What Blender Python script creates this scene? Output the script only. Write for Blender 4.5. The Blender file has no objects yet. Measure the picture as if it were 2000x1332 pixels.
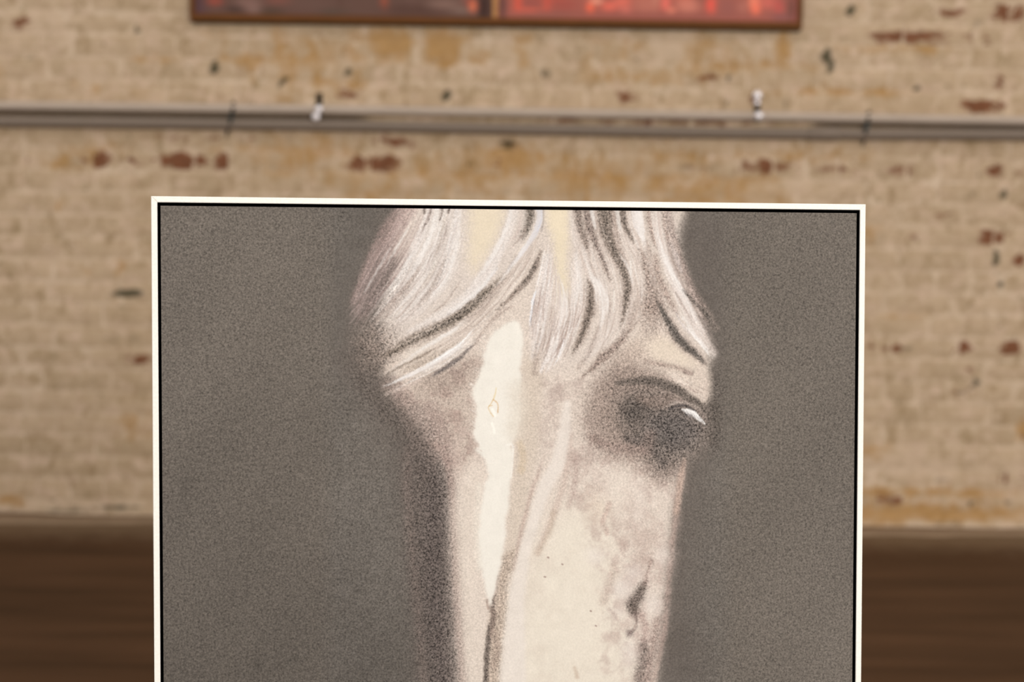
import bpy, bmesh, math, random
import numpy as np
from mathutils import Vector, Matrix

SC = bpy.context.scene
COL = SC.collection
rnd = random.Random(7)
rng = np.random.default_rng(11)

# ---------------------------------------------------------------- camera
CAM_H = 1.292                       # lens height above the floor
PITCH = math.radians(6.5)           # looking slightly down
ROLL = 0.0142
FPX = 4000.0                        # focal length for a 2000 px wide frame
WALL_Y = 6.3                        # distance of the brick wall
FW = np.array([0, math.cos(PITCH), -math.sin(PITCH)])
_u = np.array([0, math.sin(PITCH), math.cos(PITCH)]); _r = np.array([1.0, 0, 0])
RT = _r * math.cos(ROLL) + _u * math.sin(ROLL)
UP = -_r * math.sin(ROLL) + _u * math.cos(ROLL)
CPOS = np.array([0, 0, CAM_H])
cam_d = bpy.data.cameras.new('camera')
cam_d.sensor_width = 36.0; cam_d.lens = 36.0 * FPX / 2000.0
cam_d.clip_start = 0.05; cam_d.clip_end = 100
cam_d.dof.use_dof = True; cam_d.dof.focus_distance = 2.30; cam_d.dof.aperture_fstop = 4.7
cam = bpy.data.objects.new('camera', cam_d); COL.objects.link(cam)
M = Matrix.Identity(4)
for i in range(3):
    M[i][0] = RT[i]; M[i][1] = UP[i]; M[i][2] = -FW[i]; M[i][3] = CPOS[i]
cam.matrix_world = M
SC.camera = cam

# ---------------------------------------------------------------- light and exposure
SC.view_settings.view_transform = 'Standard'
SC.view_settings.look = 'None'
SC.view_settings.gamma = 1.0
SC.view_settings.use_curve_mapping = False
SC.view_settings.exposure = 0.0
world = bpy.data.worlds.new('hall_daylight'); SC.world = world
world.use_nodes = True
bg = world.node_tree.nodes['Background']
bg.inputs['Color'].default_value = (1.0, 0.98, 0.955, 1)
bg.inputs['Strength'].default_value = 0.86


def area(name, loc, target, sx, sy, power, color):
    d = bpy.data.lights.new(name, 'AREA'); d.shape = 'RECTANGLE'
    d.size = sx; d.size_y = sy; d.energy = power; d.color = color
    o = bpy.data.objects.new(name, d); COL.objects.link(o)
    o.location = loc
    o.rotation_euler = (Vector(target) - Vector(loc)).to_track_quat('-Z', 'Y').to_euler()
    return o


area('window_light', (3.0, -4.4, 2.8), (0.1, 4.4, 0.8), 3.0, 1.6, 430, (1.0, 0.965, 0.91))

# ---------------------------------------------------------------- helpers


def lin(c):
    c = np.asarray(c, float) / 255.0
    return np.where(c <= 0.04045, c / 12.92, ((c + 0.055) / 1.055) ** 2.4)


def link(o, parent=None):
    COL.objects.link(o)
    if parent is not None:
        o.parent = parent
    return o


def mesh_obj(name, verts, faces, mat=None, parent=None, smooth=False, loc=None):
    me = bpy.data.meshes.new(name)
    me.from_pydata([tuple(map(float, v)) for v in verts], [], faces)
    me.update()
    if smooth:
        me.polygons.foreach_set('use_smooth', [True] * len(me.polygons))
    if mat:
        me.materials.append(mat)
    o = bpy.data.objects.new(name, me)
    if loc is not None:
        o.location = loc
    return link(o, parent)


def bm_obj(name, bm, mat=None, parent=None, smooth=False):
    me = bpy.data.meshes.new(name)
    bm.normal_update(); bm.to_mesh(me); bm.free()
    if smooth:
        me.polygons.foreach_set('use_smooth', [True] * len(me.polygons))
    if mat:
        me.materials.append(mat)
    return link(bpy.data.objects.new(name, me), parent)


def empty(name, loc, label, cat, group=None):
    o = bpy.data.objects.new(name, None); o.location = loc; o.empty_display_size = 0.05
    tag(o, label, cat, group)
    return link(o)


def tag(o, label, cat=None, group=None):
    o['label'] = label
    if cat: o['category'] = cat
    if group: o['group'] = group


def struct(o, label=None):
    o['kind'] = 'structure'
    if label: o['label'] = label
    return o


def bm_box(bm, a, b, bev=0.0):
    vs = [bm.verts.new((x, y, z)) for z in (a[2], b[2]) for y in (a[1], b[1]) for x in (a[0], b[0])]
    fs = [bm.faces.new([vs[i] for i in q]) for q in
          ((0, 2, 3, 1), (4, 5, 7, 6), (0, 1, 5, 4), (2, 6, 7, 3), (0, 4, 6, 2), (1, 3, 7, 5))]
    if bev:
        es = list({e for f in fs for e in f.edges})
        bmesh.ops.bevel(bm, geom=es, offset=bev, segments=1, affect='EDGES', profile=0.5)


def tube(bm, pts, rad, n=16, caps=True):
    rings = []
    for i, p in enumerate(pts):
        p = Vector(p)
        t = (Vector(pts[min(i + 1, len(pts) - 1)]) - Vector(pts[max(i - 1, 0)])).normalized()
        a = t.cross(Vector((0, 0, 1)))
        if a.length < 1e-4: a = t.cross(Vector((0, 1, 0)))
        a.normalize(); b = t.cross(a)
        r = rad[i] if isinstance(rad, (list, tuple)) else rad
        rings.append([bm.verts.new(p + a * r * math.cos(k * 2 * math.pi / n) + b * r * math.sin(k * 2 * math.pi / n)) for k in range(n)])
    for A, B in zip(rings, rings[1:]):
        for k in range(n):
            bm.faces.new((A[k], A[(k + 1) % n], B[(k + 1) % n], B[k]))
    if caps:
        bm.faces.new(rings[0][::-1]); bm.faces.new(rings[-1])


def project(P):
    d = np.asarray(P, float) - CPOS
    z = d @ FW
    return 1000 + FPX * (d @ RT) / z, 666 - FPX * (d @ UP) / z


def ray(px, py):
    return FW + RT * (px - 1000) / FPX - UP * (py - 666) / FPX


def wall_at(px, py, y=WALL_Y):
    d = ray(px, py)
    return CPOS + d * (y / d[1])


def on_plane(px, py, P, n):
    d = ray(px, py)
    return CPOS + d * (((P - CPOS) @ n) / (d @ n))


# ---- node material helper


class NT:
    def __init__(self, name, rough=0.6, spec=0.5, metal=0.0):
        self.m = bpy.data.materials.new(name); self.m.use_nodes = True
        self.t = self.m.node_tree; self.b = self.t.nodes['Principled BSDF']
        self.b.inputs['Roughness'].default_value = rough
        self.b.inputs['Metallic'].default_value = metal
        self.b.inputs['Specular IOR Level'].default_value = spec

    def n(self, t, **kw):
        nd = self.t.nodes.new(t)
        for k, v in kw.items(): setattr(nd, k, v)
        return nd

    def l(self, a, b): self.t.links.new(a, b)

    def val(self, x, sock):
        if hasattr(x, 'links'): self.l(x, sock)
        else: sock.default_value = x

    def math(self, op, a, b=0.0, c=0.0, clamp=False):
        nd = self.n('ShaderNodeMath', operation=op, use_clamp=clamp)
        self.val(a, nd.inputs[0]); self.val(b, nd.inputs[1])
        if op in ('MULTIPLY_ADD', 'SMOOTH_MIN'): self.val(c, nd.inputs[2])
        return nd.outputs[0]

    def noise(self, vec, scale, detail=2.0, rough=0.5, out='Fac'):
        nd = self.n('ShaderNodeTexNoise'); nd.inputs['Scale'].default_value = scale
        nd.inputs['Detail'].default_value = detail; nd.inputs['Roughness'].default_value = rough
        if vec is not None: self.l(vec, nd.inputs['Vector'])
        return nd.outputs[out]

    def mapr(self, x, a, b, c=0.0, d=1.0, smooth=False):
        nd = self.n('ShaderNodeMapRange')
        if smooth: nd.interpolation_type = 'SMOOTHSTEP'
        self.val(x, nd.inputs[0])
        for i, v in enumerate((a, b, c, d)): self.val(v, nd.inputs[i + 1])
        return nd.outputs[0]

    def mix(self, f, a, b, mode='MIX'):
        nd = self.n('ShaderNodeMix', data_type='RGBA', blend_type=mode)
        self.val(f, nd.inputs[0])
        for x, s in ((a, nd.inputs[6]), (b, nd.inputs[7])):
            if hasattr(x, 'links'): self.l(x, s)
            else: s.default_value = (*[float(v) for v in x[:3]], 1)
        return nd.outputs[2]

    def vmul(self, vec, s):
        nd = self.n('ShaderNodeVectorMath', operation='MULTIPLY')
        self.l(vec, nd.inputs[0]); nd.inputs[1].default_value = s
        return nd.outputs[0]

    def color(self, c):
        if hasattr(c, 'links'): self.l(c, self.b.inputs['Base Color'])
        else: self.b.inputs['Base Color'].default_value = (*[float(v) for v in c[:3]], 1)

    def bump(self, h, strength, dist):
        nd = self.n('ShaderNodeBump'); nd.inputs['Strength'].default_value = strength
        nd.inputs['Distance'].default_value = dist
        self.l(h, nd.inputs['Height']); self.l(nd.outputs[0], self.b.inputs['Normal'])

    def pos(self): return self.n('ShaderNodeNewGeometry').outputs['Position']
    def obj(self): return self.n('ShaderNodeTexCoord').outputs['Object']
    def attr(self, name): return self.n('ShaderNodeAttribute', attribute_name=name)


# ---------------------------------------------------------------- materials
E_WALL = 1.0                     # light falling on the wall, for choosing paint colours


def wall_material(name, base_a, base_b, kred=1.0, koch=1.0):
    t = NT(name, 0.88, 0.12)
    P = t.pos()
    at = t.attr('wear'); sep = t.n('ShaderNodeSeparateColor'); t.l(at.outputs['Color'], sep.inputs[0])
    red, och, drk = sep.outputs[0], sep.outputs[1], sep.outputs[2]; lig = at.outputs['Alpha']
    red = t.math('MULTIPLY', red, kred); och = t.math('MULTIPLY', och, koch)
    n0 = t.noise(P, 1.6, 3, 0.55); n1 = t.noise(P, 9.0, 4, 0.65); n2 = t.noise(P, 34.0, 3, 0.6); n3 = t.noise(t.vmul(P, (1, 1, 1.7)), 26.0, 4, 0.7)
    oi = t.n('ShaderNodeObjectInfo').outputs['Random']
    c = t.mix(t.math('ADD', t.mapr(n1, 0.32, 0.68, -.3, .75), t.math('MULTIPLY', oi, 0.5), 0, True), base_a, base_b)
    c = t.mix(t.mapr(n0, 0.35, 0.7, 0, 0.3), c, lin((182, 156, 124)))
    n5 = t.noise(t.vmul(P, (1, 1, 1.5)), 13.0, 5, 0.72); n6 = t.noise(t.vmul(P, (1.2, 1, 0.8)), 19.0, 4, 0.7)
    c = t.mix(t.mapr(n5, 0.5, 0.68, 0, 0.9), c, lin((216, 188, 164)))
    c = t.mix(t.mapr(n6, 0.54, 0.70, 0, 0.85), c, lin((152, 128, 94)))
    n7 = t.noise(P, 46.0, 2, 0.6)
    c = t.mix(t.mapr(n7, 0.66, 0.74, 0, 0.55), c, lin((112, 100, 72)))
    c = t.mix(t.mapr(n2, 0.35, 0.75, 0, 0.45), c, lin((160, 131, 100)))
    # old ochre size showing through
    f = t.mapr(t.math('ADD', och, t.math('MULTIPLY', t.math('SUBTRACT', t.math('ADD', t.math('MULTIPLY', n6, 0.6), t.math('MULTIPLY', n3, 0.4)), 0.5), 2.3)), 0.12, 0.8, 0, 0.85, True)
    f = t.math('MULTIPLY', f, t.mapr(och, 0.02, 0.2))
    c = t.mix(f, c, t.mix(n2, lin((150, 108, 54)), lin((196, 154, 100))))
    # fresh lime splashes
    f = t.mapr(t.math('ADD', lig, t.math('MULTIPLY', t.math('SUBTRACT', n3, 0.5), 1.8)), 0.15, 0.8, 0, 0.75, True)
    f = t.math('MULTIPLY', f, t.mapr(lig, 0.02, 0.15))
    c = t.mix(f, c, lin((208, 182, 156)))
    # bare red brick
    f = t.mapr(t.math('ADD', red, t.math('MULTIPLY', t.math('SUBTRACT', n3, 0.5), 1.5)), 0.28, 0.62, 0, 0.95, True)
    f = t.math('MULTIPLY', f, t.mapr(red, 0.05, 0.25))
    c = t.mix(f, c, t.mix(n2, lin((80, 46, 26)), lin((142, 88, 60))))
    # nail holes and dark chips
    f = t.mapr(t.math('ADD', drk, t.math('MULTIPLY', t.math('SUBTRACT', n3, 0.5), 0.5)), 0.3, 0.6, 0, 0.9, True)
    f = t.math('MULTIPLY', f, t.mapr(drk, 0.05, 0.2))
    c = t.mix(f, c, lin((62, 60, 42)))
    t.color(c)
    t.bump(t.math('ADD', n2, t.math('MULTIPLY', n3, 1.5)), 0.35, 0.003)
    return t.m


MAT_BRICK = wall_material('whitewashed_brick', lin((182, 158, 129)), lin((204, 178, 149)))
MAT_MORTAR = wall_material('lime_mortar', lin((206, 181, 153)), lin((220, 197, 172)), 0.5, 1.35)

t = NT('dark_sealed_floor', 0.55, 0.06)
P = t.pos(); n1 = t.noise(t.vmul(P, (0.5, 3.0, 1)), 2.2, 4, 0.55); n2 = t.noise(P, 18.0, 4, 0.6)
c = t.mix(t.mapr(n1, 0.3, 0.7), lin((60, 39, 22)), lin((86, 59, 39)))
c = t.mix(t.mapr(n2, 0.4, 0.8, 0, 0.3), c, lin((74, 52, 35)))
sx = t.n('ShaderNodeSeparateXYZ'); t.l(P, sx.inputs[0])
dust = t.mapr(t.math('ADD', sx.outputs[1], t.math('MULTIPLY', t.math('SUBTRACT', n2, 0.5), 0.25)), WALL_Y - 0.42, WALL_Y - 0.10, 0, 0.8, True)
t.color(t.mix(dust, c, lin((118, 97, 75))))
t.bump(n2, 0.1, 0.002)
MAT_FLOOR = t.m

t = NT('dusty_cement', 0.9, 0.2)
P = t.pos(); n1 = t.noise(P, 12.0, 4, 0.6)
t.color(t.mix(n1, lin((124, 102, 80)), lin((150, 126, 102))))
MAT_CEMENT = t.m

t = NT('frame_shade', 0.9, 0.1); t.color(t.mix(t.noise(t.pos(), 40), lin((36, 32, 18)), lin((50, 44, 26)))); MAT_SHADE = t.m  # shade colour for the strip under the red picture


def metal(name, col, rough, metallic=1.0, dirt=0.2):
    t = NT(name, rough, 0.25, metallic)
    P = t.pos(); n = t.noise(t.vmul(P, (1, 8, 8)), 9.0, 4, 0.6)
    t.color(t.mix(t.mapr(n, 0.35, 0.75, 0, dirt), col, lin((96, 80, 60))))
    return t.m


MAT_PIPE_A = metal('pale_galvanised_steel', lin((184, 166, 150)), 0.65, 0.0)
MAT_PIPE_B = metal('dull_grey_steel', lin((128, 113, 100)), 0.65, 0.0)
MAT_ZINC = metal('bright_zinc', lin((244, 236, 236)), 0.3, 0.5, 0.0)
MAT_STRAP = metal('dark_strap_steel', lin((70, 74, 70)), 0.45, 0.6)
t = NT('brown_cable', 0.6); t.color(t.mix(t.noise(t.pos(), 30), lin((82, 66, 48)), lin((104, 86, 66)))); MAT_CABLE = t.m
t = NT('black_nylon', 0.5); t.color(t.mix(t.noise(t.pos(), 60), lin((34, 36, 30)), lin((48, 50, 42)))); MAT_NYLON = t.m

t = NT('brown_wood_edge', 0.6, 0.1)
P = t.pos(); n = t.noise(t.vmul(P, (3, 20, 20)), 6.0, 4, 0.6)
t.color(t.mix(n, lin((84, 50, 22)), lin((118, 72, 34)))); MAT_WOOD = t.m

t = NT('light_wood_edge', 0.5, 0.3); t.color(t.mix(t.noise(t.pos(), 30, 4), lin((158, 104, 54)), lin((190, 134, 78)))); MAT_WOOD2 = t.m
t = NT('white_painted_wood', 0.55, 0.3)
P = t.obj(); n = t.noise(t.vmul(P, (60, 60, 60)), 6.0, 4, 0.6)
t.color(t.mix(t.mapr(n, 0.35, 0.75), (0.86, 0.83, 0.77), (0.78, 0.735, 0.66)))
t.bump(n, 0.15, 0.0008); MAT_FRAME = t.m

t = NT('black_rebate', 0.9, 0.1); t.color(t.mix(t.noise(t.pos(), 90), (0.004, 0.003, 0.004), (0.008, 0.006, 0.007))); MAT_BLACK = t.m
t = NT('raw_pine', 0.7); n = t.noise(t.vmul(t.obj(), (40, 40, 4)), 3, 4); t.color(t.mix(n, lin((176, 140, 96)), lin((204, 170, 124)))); MAT_PINE = t.m

# painted canvas: pigment from the 'paint' attribute, weave grain from noise
t = NT('painted_canvas', 0.75, 0.12)
O = t.obj(); at = t.attr('paint')
g1 = t.noise(O, 400.0, 1.0, 0.6); g2 = t.noise(O, 700.0, 0.0, 0.5)
g = t.math('SUBTRACT', t.math('ADD', t.math('MULTIPLY', g1, 0.6), t.math('MULTIPLY', g2, 0.4)), 0.5)
fac = t.math('MULTIPLY_ADD', g, t.math('MULTIPLY', at.outputs['Alpha'], 17.5), 1.0)
fac = t.math('MINIMUM', t.math('MAXIMUM', fac, 0.25), 2.2)
vm = t.n('ShaderNodeVectorMath', operation='SCALE'); t.l(at.outputs['Color'], vm.inputs[0]); t.l(fac, vm.inputs['Scale'])
t.color(vm.outputs[0])
t.bump(g, 0.12, 0.0006)
MAT_CANVAS = t.m

# red picture: pigment attribute under a gloss varnish
t = NT('glossy_print', 0.45, 0.12); at = t.attr('paint')
nz = t.noise(t.pos(), 25, 3)
t.color(t.mix(t.mapr(nz, 0.3, 0.8, 0, 0.12), at.outputs['Color'], lin((110, 70, 60))))
MAT_PRINT = t.m

# ---------------------------------------------------------------- the brick wall
RED = [(355, 315, 36, 14, 1.0), (437, 317, 15, 15, .95), (195, 313, 28, 14, .7), (255, 315, 30, 12, .45), (52, 312, 10, 14, .45),
       (345, 270, 42, 9, .42), (297, 272, 20, 8, .42), (415, 272, 14, 9, .42), (485, 272, 22, 8, .36),
       (732, 320, 42, 14, .9), (770, 275, 38, 14, .6), (990, 283, 28, 9, .5), (975, 322, 25, 14, .45),
       (40, 45, 15, 12, .7), (20, 5, 20, 8, .4), (80, 3, 14, 8, .4), (680, 183, 22, 16, .55), (1222, 190, 22, 16, .5), (1855, 25, 30, 10, .6), (1970, 25, 26, 14, 1.0),
       (1775, 72, 62, 12, .82), (1910, 78, 24, 11, .6), (1950, 160, 10, 13, .6), (1920, 208, 42, 12, .85), (1998, 200, 7, 8, .6),
       (1380, 150, 22, 7, .5), (1465, 200, 14, 10, .6), (1500, 325, 46, 13, .75), (1630, 330, 40, 13, .45), (1765, 333, 26, 13, .6),
       (1940, 335, 15, 12, .9), (1990, 333, 15, 8, .45), (1365, 327, 40, 9, .4), (1835, 418, 25, 10, .4), (1775, 457, 18, 7, .65),
       (1940, 464, 23, 13, .98), (1990, 507, 11, 11, .9), (1745, 680, 26, 11, .7), (1700, 678, 25, 8, .45), (1880, 678, 17, 12, .75),
       (1972, 680, 16, 13, .9), (1895, 725, 9, 7, .5), (1952, 728, 9, 7, .4), (1870, 762, 16, 8, .45), (1995, 850, 7, 10, .75),
       (1955, 930, 14, 11, .75), (1735, 975, 32, 11, .65), (1910, 978, 20, 8, .42), (270, 702, 22, 12, .75), (15, 745, 10, 8, .35), (1360, 240, 200, 6, .5), (1150, 237, 120, 6, .45), (60, 224, 60, 5, .5)]
OCH = [(760, 85, 30, 26, 1.0), (870, 88, 32, 30, .9), (930, 110, 25, 12, .6), (1020, 90, 16, 32, .6), (545, 85, 14, 36, .55), (585, 92, 10, 32, .45),
       (490, 110, 12, 32, .45), (300, 115, 45, 8, .5), (500, 113, 70, 12, .5), (600, 112, 60, 26, .5), (560, 140, 22, 42, .5), (640, 165, 70, 20, .45),
       (600, 300, 75, 32, .5), (560, 320, 32, 22, .55), (480, 285, 60, 12, .4), (1000, 312, 55, 28, .75), (1150, 350, 130, 36, .5), (900, 345, 150, 36, .45), (740, 360, 90, 26, .45),
       (1400, 372, 130, 26, .6), (1300, 305, 80, 22, .35), (1450, 130, 130, 14, .45), (1530, 90, 14, 32, .8), (1650, 182, 110, 9, .5),
       (1750, 97, 100, 8, .4), (1705, 457, 24, 20, .4), (1755, 620, 45, 8, .45), (1800, 962, 210, 10, .55), (1850, 1000, 220, 16, .65),
       (1700, 880, 34, 13, .5), (232, 522, 10, 11, .7), (183, 532, 20, 8, .5), (115, 402, 12, 10, .5), (20, 975, 24, 11, .55), (190, 172, 9, 8, .7), (214, 170, 7, 8, .7), (150, 168, 9, 8, .5),
       (1330, 352, 44, 26, .45), (1560, 300, 130, 12, .4), (270, 178, 16, 10, .4), (120, 318, 60, 14, .4), (170, 290, 60, 14, .35), (270, 830, 40, 26, .35), (700, 95, 16, 36, .45), (1450, 50, 60, 10, .2),
       (1200, 100, 60, 34, .35), (1380, 100, 60, 34, .4), (420, 70, 26, 24, .35), (1250, 150, 140, 14, .45), (1700, 1010, 60, 14, .5)]
DRK = [(130, 994, 60, 5, .7), (230, 994, 50, 5, .75), (60, 993, 40, 4, .4), (270, 57, 8, 7, .8), (418, 130, 10, 10, .9), (62, 115, 8, 7, .6), (20, 138, 8, 8, .5), (1660, 20, 10, 11, .9), (1612, 108, 9, 13, .95), (1622, 132, 9, 7, .85),
       (1792, 172, 8, 8, .8), (683, 140, 8, 10, .8), (870, 187, 9, 10, .85), (1065, 140, 8, 10, .85), (745, 178, 7, 7, .6), (810, 188, 8, 8, .5), (1912, 45, 7, 9, .7),
       (1845, 152, 20, 6, .5), (1895, 150, 20, 7, .55), (1945, 505, 7, 15, .75), (1952, 555, 8, 9, .7), (1957, 378, 8, 14, .75),
       (1902, 375, 8, 14, .5), (1908, 745, 9, 9, .7), (1830, 495, 9, 7, .55), (920, 318, 8, 9, .6), (1135, 320, 7, 8, .6), (552, 160, 7, 8, .8),
       (250, 572, 28, 8, .8), (220, 655, 20, 10, .4), (262, 657, 22, 9, .45), (85, 610, 16, 8, .35), (1425, 152, 8, 12, .6), (1530, 205, 8, 12, .6), (1420, 203, 7, 9, .6), (1240, 280, 7, 10, .5),
       (1710, 285, 8, 12, .5), (990, 284, 26, 8, .7), (480, 320, 14, 8, .4), (1345, 325, 40, 8, .45), (1395, 328, 10, 8, .5), (1890, 592, 10, 8, .5), (1926, 615, 10, 7, .5), (1770, 678, 16, 5, .6),
       (1875, 765, 14, 6, .5), (1895, 800, 8, 6, .4), (1840, 940, 22, 6, .5), (1900, 985, 14, 7, .6), (1965, 980, 12, 8, .5), (1855, 1022, 40, 9, .45), (1700, 1016, 60, 9, .3), (455, 285, 6, 12, .4), (100, 570, 16, 7, .2), (1500, 60, 9, 8, .2), (180, 400, 14, 10, .2), (137, 480, 10, 8, .35)]
LIG = [(90, 60, 70, 44, .5), (180, 150, 40, 30, .55), (1310, 85, 36, 28, .75), (560, 80, 20, 26, .4), (620, 40, 30, 20, .2), (330, 182, 40, 10, .5), (110, 185, 30, 18, .4), (1920, 185, 90, 8, .5), (1560, 360, 60, 30, .4),
       (1800, 905, 90, 26, .6), (1950, 900, 60, 20, .4), (1700, 905, 40, 22, .5), (1850, 530, 160, 160, .22), (1790, 520, 60, 8, .4), (175, 135, 20, 20, .5), (360, 320, 90, 5, .3), (1470, 375, 40, 26, .4), (720, 335, 60, 16, .3),
       (200, 415, 130, 6, .5), (90, 505, 60, 6, .4), (60, 445, 30, 30, .25), (190, 720, 14, 8, .5), (1990, 1010, 20, 14, .5), (1880, 20, 120, 24, .3), (1700, 60, 80, 60, .25)]


def blob_table(lst):
    a = np.array(lst, float)
    c = np.array([wall_at(p[0], p[1]) for p in lst])
    s = WALL_Y / FPX * 1.01
    return c[:, 0], c[:, 2], a[:, 2] * s, a[:, 3] * s, a[:, 4]


TABLES = [blob_table(L) for L in (RED, OCH, DRK, LIG)]
WX0, WX1 = wall_at(0, 600)[0], wall_at(2000, 600)[0]
WZ1 = wall_at(1000, 0)[2]
# further wear on the stretches of wall beside and above the part in the picture
_ex = [[], [], [], []]
for k in range(420):
    x = rnd.uniform(-5.8, 5.8); z = rnd.uniform(0.02, 3.3)
    if WX0 - 0.05 < x < WX1 + 0.05 and z < WZ1 + 0.05: continue
    q = rnd.choice((0, 0, 1, 1, 2, 3))
    s = (0.006, 0.02)[q != 2] if q == 2 else rnd.uniform(0.02, 0.07)
    _ex[q].append((x, z, s * (1.0 if q == 2 else 1.6), s if q in (2, 3) else min(s, 0.028), rnd.uniform(.4, .95)))
for q in range(4):
    e = np.array(_ex[q]).T
    TABLES[q] = tuple(np.concatenate([a, b]) for a, b in zip(TABLES[q], e))


def wear_at(x, z):
    x = np.asarray(x, float); z = np.asarray(z, float)
    out = np.zeros((len(x), 4), np.float32)
    for q, (cx, cz, rx, rz, s) in enumerate(TABLES):
        for a, b, c, d, e in zip(cx, cz, rx, rz, s):
            m = np.where((np.abs(x - a) < 1.7 * c) & (np.abs(z - b) < 1.7 * d))[0]
            if len(m) == 0: continue
            r = (((x[m] - a) / c) ** 2 * 0.7) ** 1.3 + (((z[m] - b) / d) ** 2 * 0.7) ** 1.3
            out[m, q] = np.maximum(out[m, q], e * np.exp(-r * 0.7))
    return out


def set_wear(me):
    co = np.empty(len(me.vertices) * 3, np.float32); me.vertices.foreach_get('co', co); co = co.reshape(-1, 3)
    at = me.color_attributes.new('wear', 'FLOAT_COLOR', 'POINT')
    at.data.foreach_set('color', wear_at(co[:, 0], co[:, 2]).ravel())


WALL_W, WALL_H = 5.6, 3.3
xs = np.concatenate([np.arange(-WALL_W, -1.75, 0.15), np.arange(-1.75, 1.75, 0.022), np.arange(1.75, WALL_W + 0.01, 0.15)])
zs = np.concatenate([np.arange(-0.05, 1.75, 0.0171), np.arange(1.75, WALL_H + 0.01, 0.14)])
X, Z = np.meshgrid(xs, zs)
nx, nz = len(xs), len(zs)
Yv = WALL_Y + rng.uniform(-0.0012, 0.0012, X.shape)
V = np.stack([X, Yv, Z], -1).reshape(-1, 3)
I = np.arange(nx * nz).reshape(nz, nx)
F = np.stack([I[:-1, :-1], I[:-1, 1:], I[1:, 1:], I[1:, :-1]], -1).reshape(-1, 4)


def fast_mesh(name, V, F):
    me = bpy.data.meshes.new(name)
    me.vertices.add(len(V)); me.vertices.foreach_set('co', np.asarray(V, np.float32).ravel())
    n = F.shape[1]
    me.loops.add(F.size); me.loops.foreach_set('vertex_index', F.astype(np.int32).ravel())
    me.polygons.add(len(F)); me.polygons.foreach_set('loop_start', np.arange(0, F.size, n, dtype=np.int32))
    me.polygons.foreach_set('loop_total', np.full(len(F), n, np.int32))
    me.update(calc_edges=True); me.validate()
    return me


me = fast_mesh('wall_back', V, F); me.materials.append(MAT_MORTAR); set_wear(me)
wall = struct(link(bpy.data.objects.new('wall_back', me)), 'whitewashed old brick wall with bare red patches behind the painting')
# body of the wall behind the face
bm = bmesh.new(); bm_box(bm, (-WALL_W, WALL_Y + 0.004, -0.05), (WALL_W, WALL_Y + 0.24, WALL_H))
bm_obj('wall_core', bm, MAT_MORTAR, wall)['kind'] = 'structure'

HEAD_Z = wall_at(1000, 322)[2]         # centre of a header course just above the painting
COURSE = (HEAD_Z - wall_at(1000, 755)[2]) / 10


def brick_mesh(x0, x1, z0, z1, nxb, seed):
    r = random.Random(seed)
    nzb = 2
    px = np.linspace(x0, x1, nxb + 1); pz = np.linspace(z0, z1, nzb + 1)
    tilt = r.uniform(-0.0012, 0.0012); proud = r.uniform(0.0015, 0.0042)
    vs = []; idx = {}
    for j, z in enumerate(pz):
        for i, x in enumerate(px):
            edge = i in (0, nxb) or j in (0, nzb)
            corner = i in (0, nxb) and j in (0, nzb)
            y = WALL_Y - proud - tilt * (i / nxb - 0.5) + (0.0016 if edge else 0) + (0.0012 if corner else 0) + r.uniform(-0.0005, 0.0005)
            jx = r.uniform(-0.0016, 0.0016) if edge else 0; jz = r.uniform(-0.0014, 0.0014) if edge else 0
            idx[i, j] = len(vs); vs.append((x + jx, y, z + jz))
    fs = [(idx[i, j], idx[i + 1, j], idx[i + 1, j + 1], idx[i, j + 1]) for j in range(nzb) for i in range(nxb)]
    ring = [(i, 0) for i in range(nxb)] + [(nxb, j) for j in range(nzb)] + [(i, nzb) for i in range(nxb, 0, -1)] + [(0, j) for j in range(nzb, 0, -1)]
    base = len(vs)
    for k in ring:
        v = vs[idx[k]]; vs.append((v[0], WALL_Y + 0.006, v[2]))
    n = len(ring)
    for k in range(n):
        a, b = idx[ring[k]], idx[ring[(k + 1) % n]]
        fs.append((b, a, base + k, base + (k + 1) % n))
    return vs, fs


bricks = []
row0 = HEAD_Z - COURSE * math.floor(HEAD_Z / COURSE)      # centre of lowest course
k_head = int(math.floor(HEAD_Z / COURSE))
row = -1
while True:
    row += 1
    zc = row0 + row * COURSE
    if zc - COURSE / 2 < 0.012: continue
    if zc > WALL_H - 0.05: break
    header = (row - k_head) % 5 == 0
    x = -WALL_W + rnd.uniform(0, 0.05) + (0.0 if row % 2 else 0.108)
    while x < WALL_W - 0.24:
        w = (0.104 if header else 0.214) + rnd.uniform(-0.006, 0.006)
        if header and rnd.random() < 0.12: w = 0.214
        g = rnd.uniform(0.010, 0.014)
        bricks.append((x, x + w - g, zc - COURSE / 2 + 0.006 + rnd.uniform(-.0015, .0015), zc + COURSE / 2 - 0.006 + rnd.uniform(-.0015, .0015)))
        x += w


def seen(b):
    a = project((b[0], WALL_Y, b[2])); c = project((b[1], WALL_Y, b[3]))
    inside = c[0] > -10 and a[0] < 2010 and a[1] > -10 and c[1] < 1060
    hidden = a[0] > 330 and c[0] < 1650 and c[1] > 425
    under = a[0] > 410 and c[0] < 1530 and a[1] < 8
    return inside and not hidden and not under


vis = [b for b in bricks if seen(b)]
rest = [b for b in bricks if not seen(b)]
if len(vis) > 300:
    vis.sort(key=lambda b: -(b[1] - b[0])); rest += vis[300:]; vis = vis[:300]
for i, b in enumerate(vis):
    vs, fs = brick_mesh(*b, 8 if b[1] - b[0] > 0.15 else 4, i)
    o = mesh_obj('brick', vs, fs, MAT_BRICK, wall)
    set_wear(o.data)
vs, fs = [], []
for i, b in enumerate(rest):
    v, f = brick_mesh(*b, 3, 5000 + i)
    fs += [tuple(q + len(vs) for q in k) for k in f]; vs += v
o = mesh_obj('bricks', vs, fs, MAT_BRICK, wall); o['kind'] = 'stuff'; set_wear(o.data)

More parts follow.
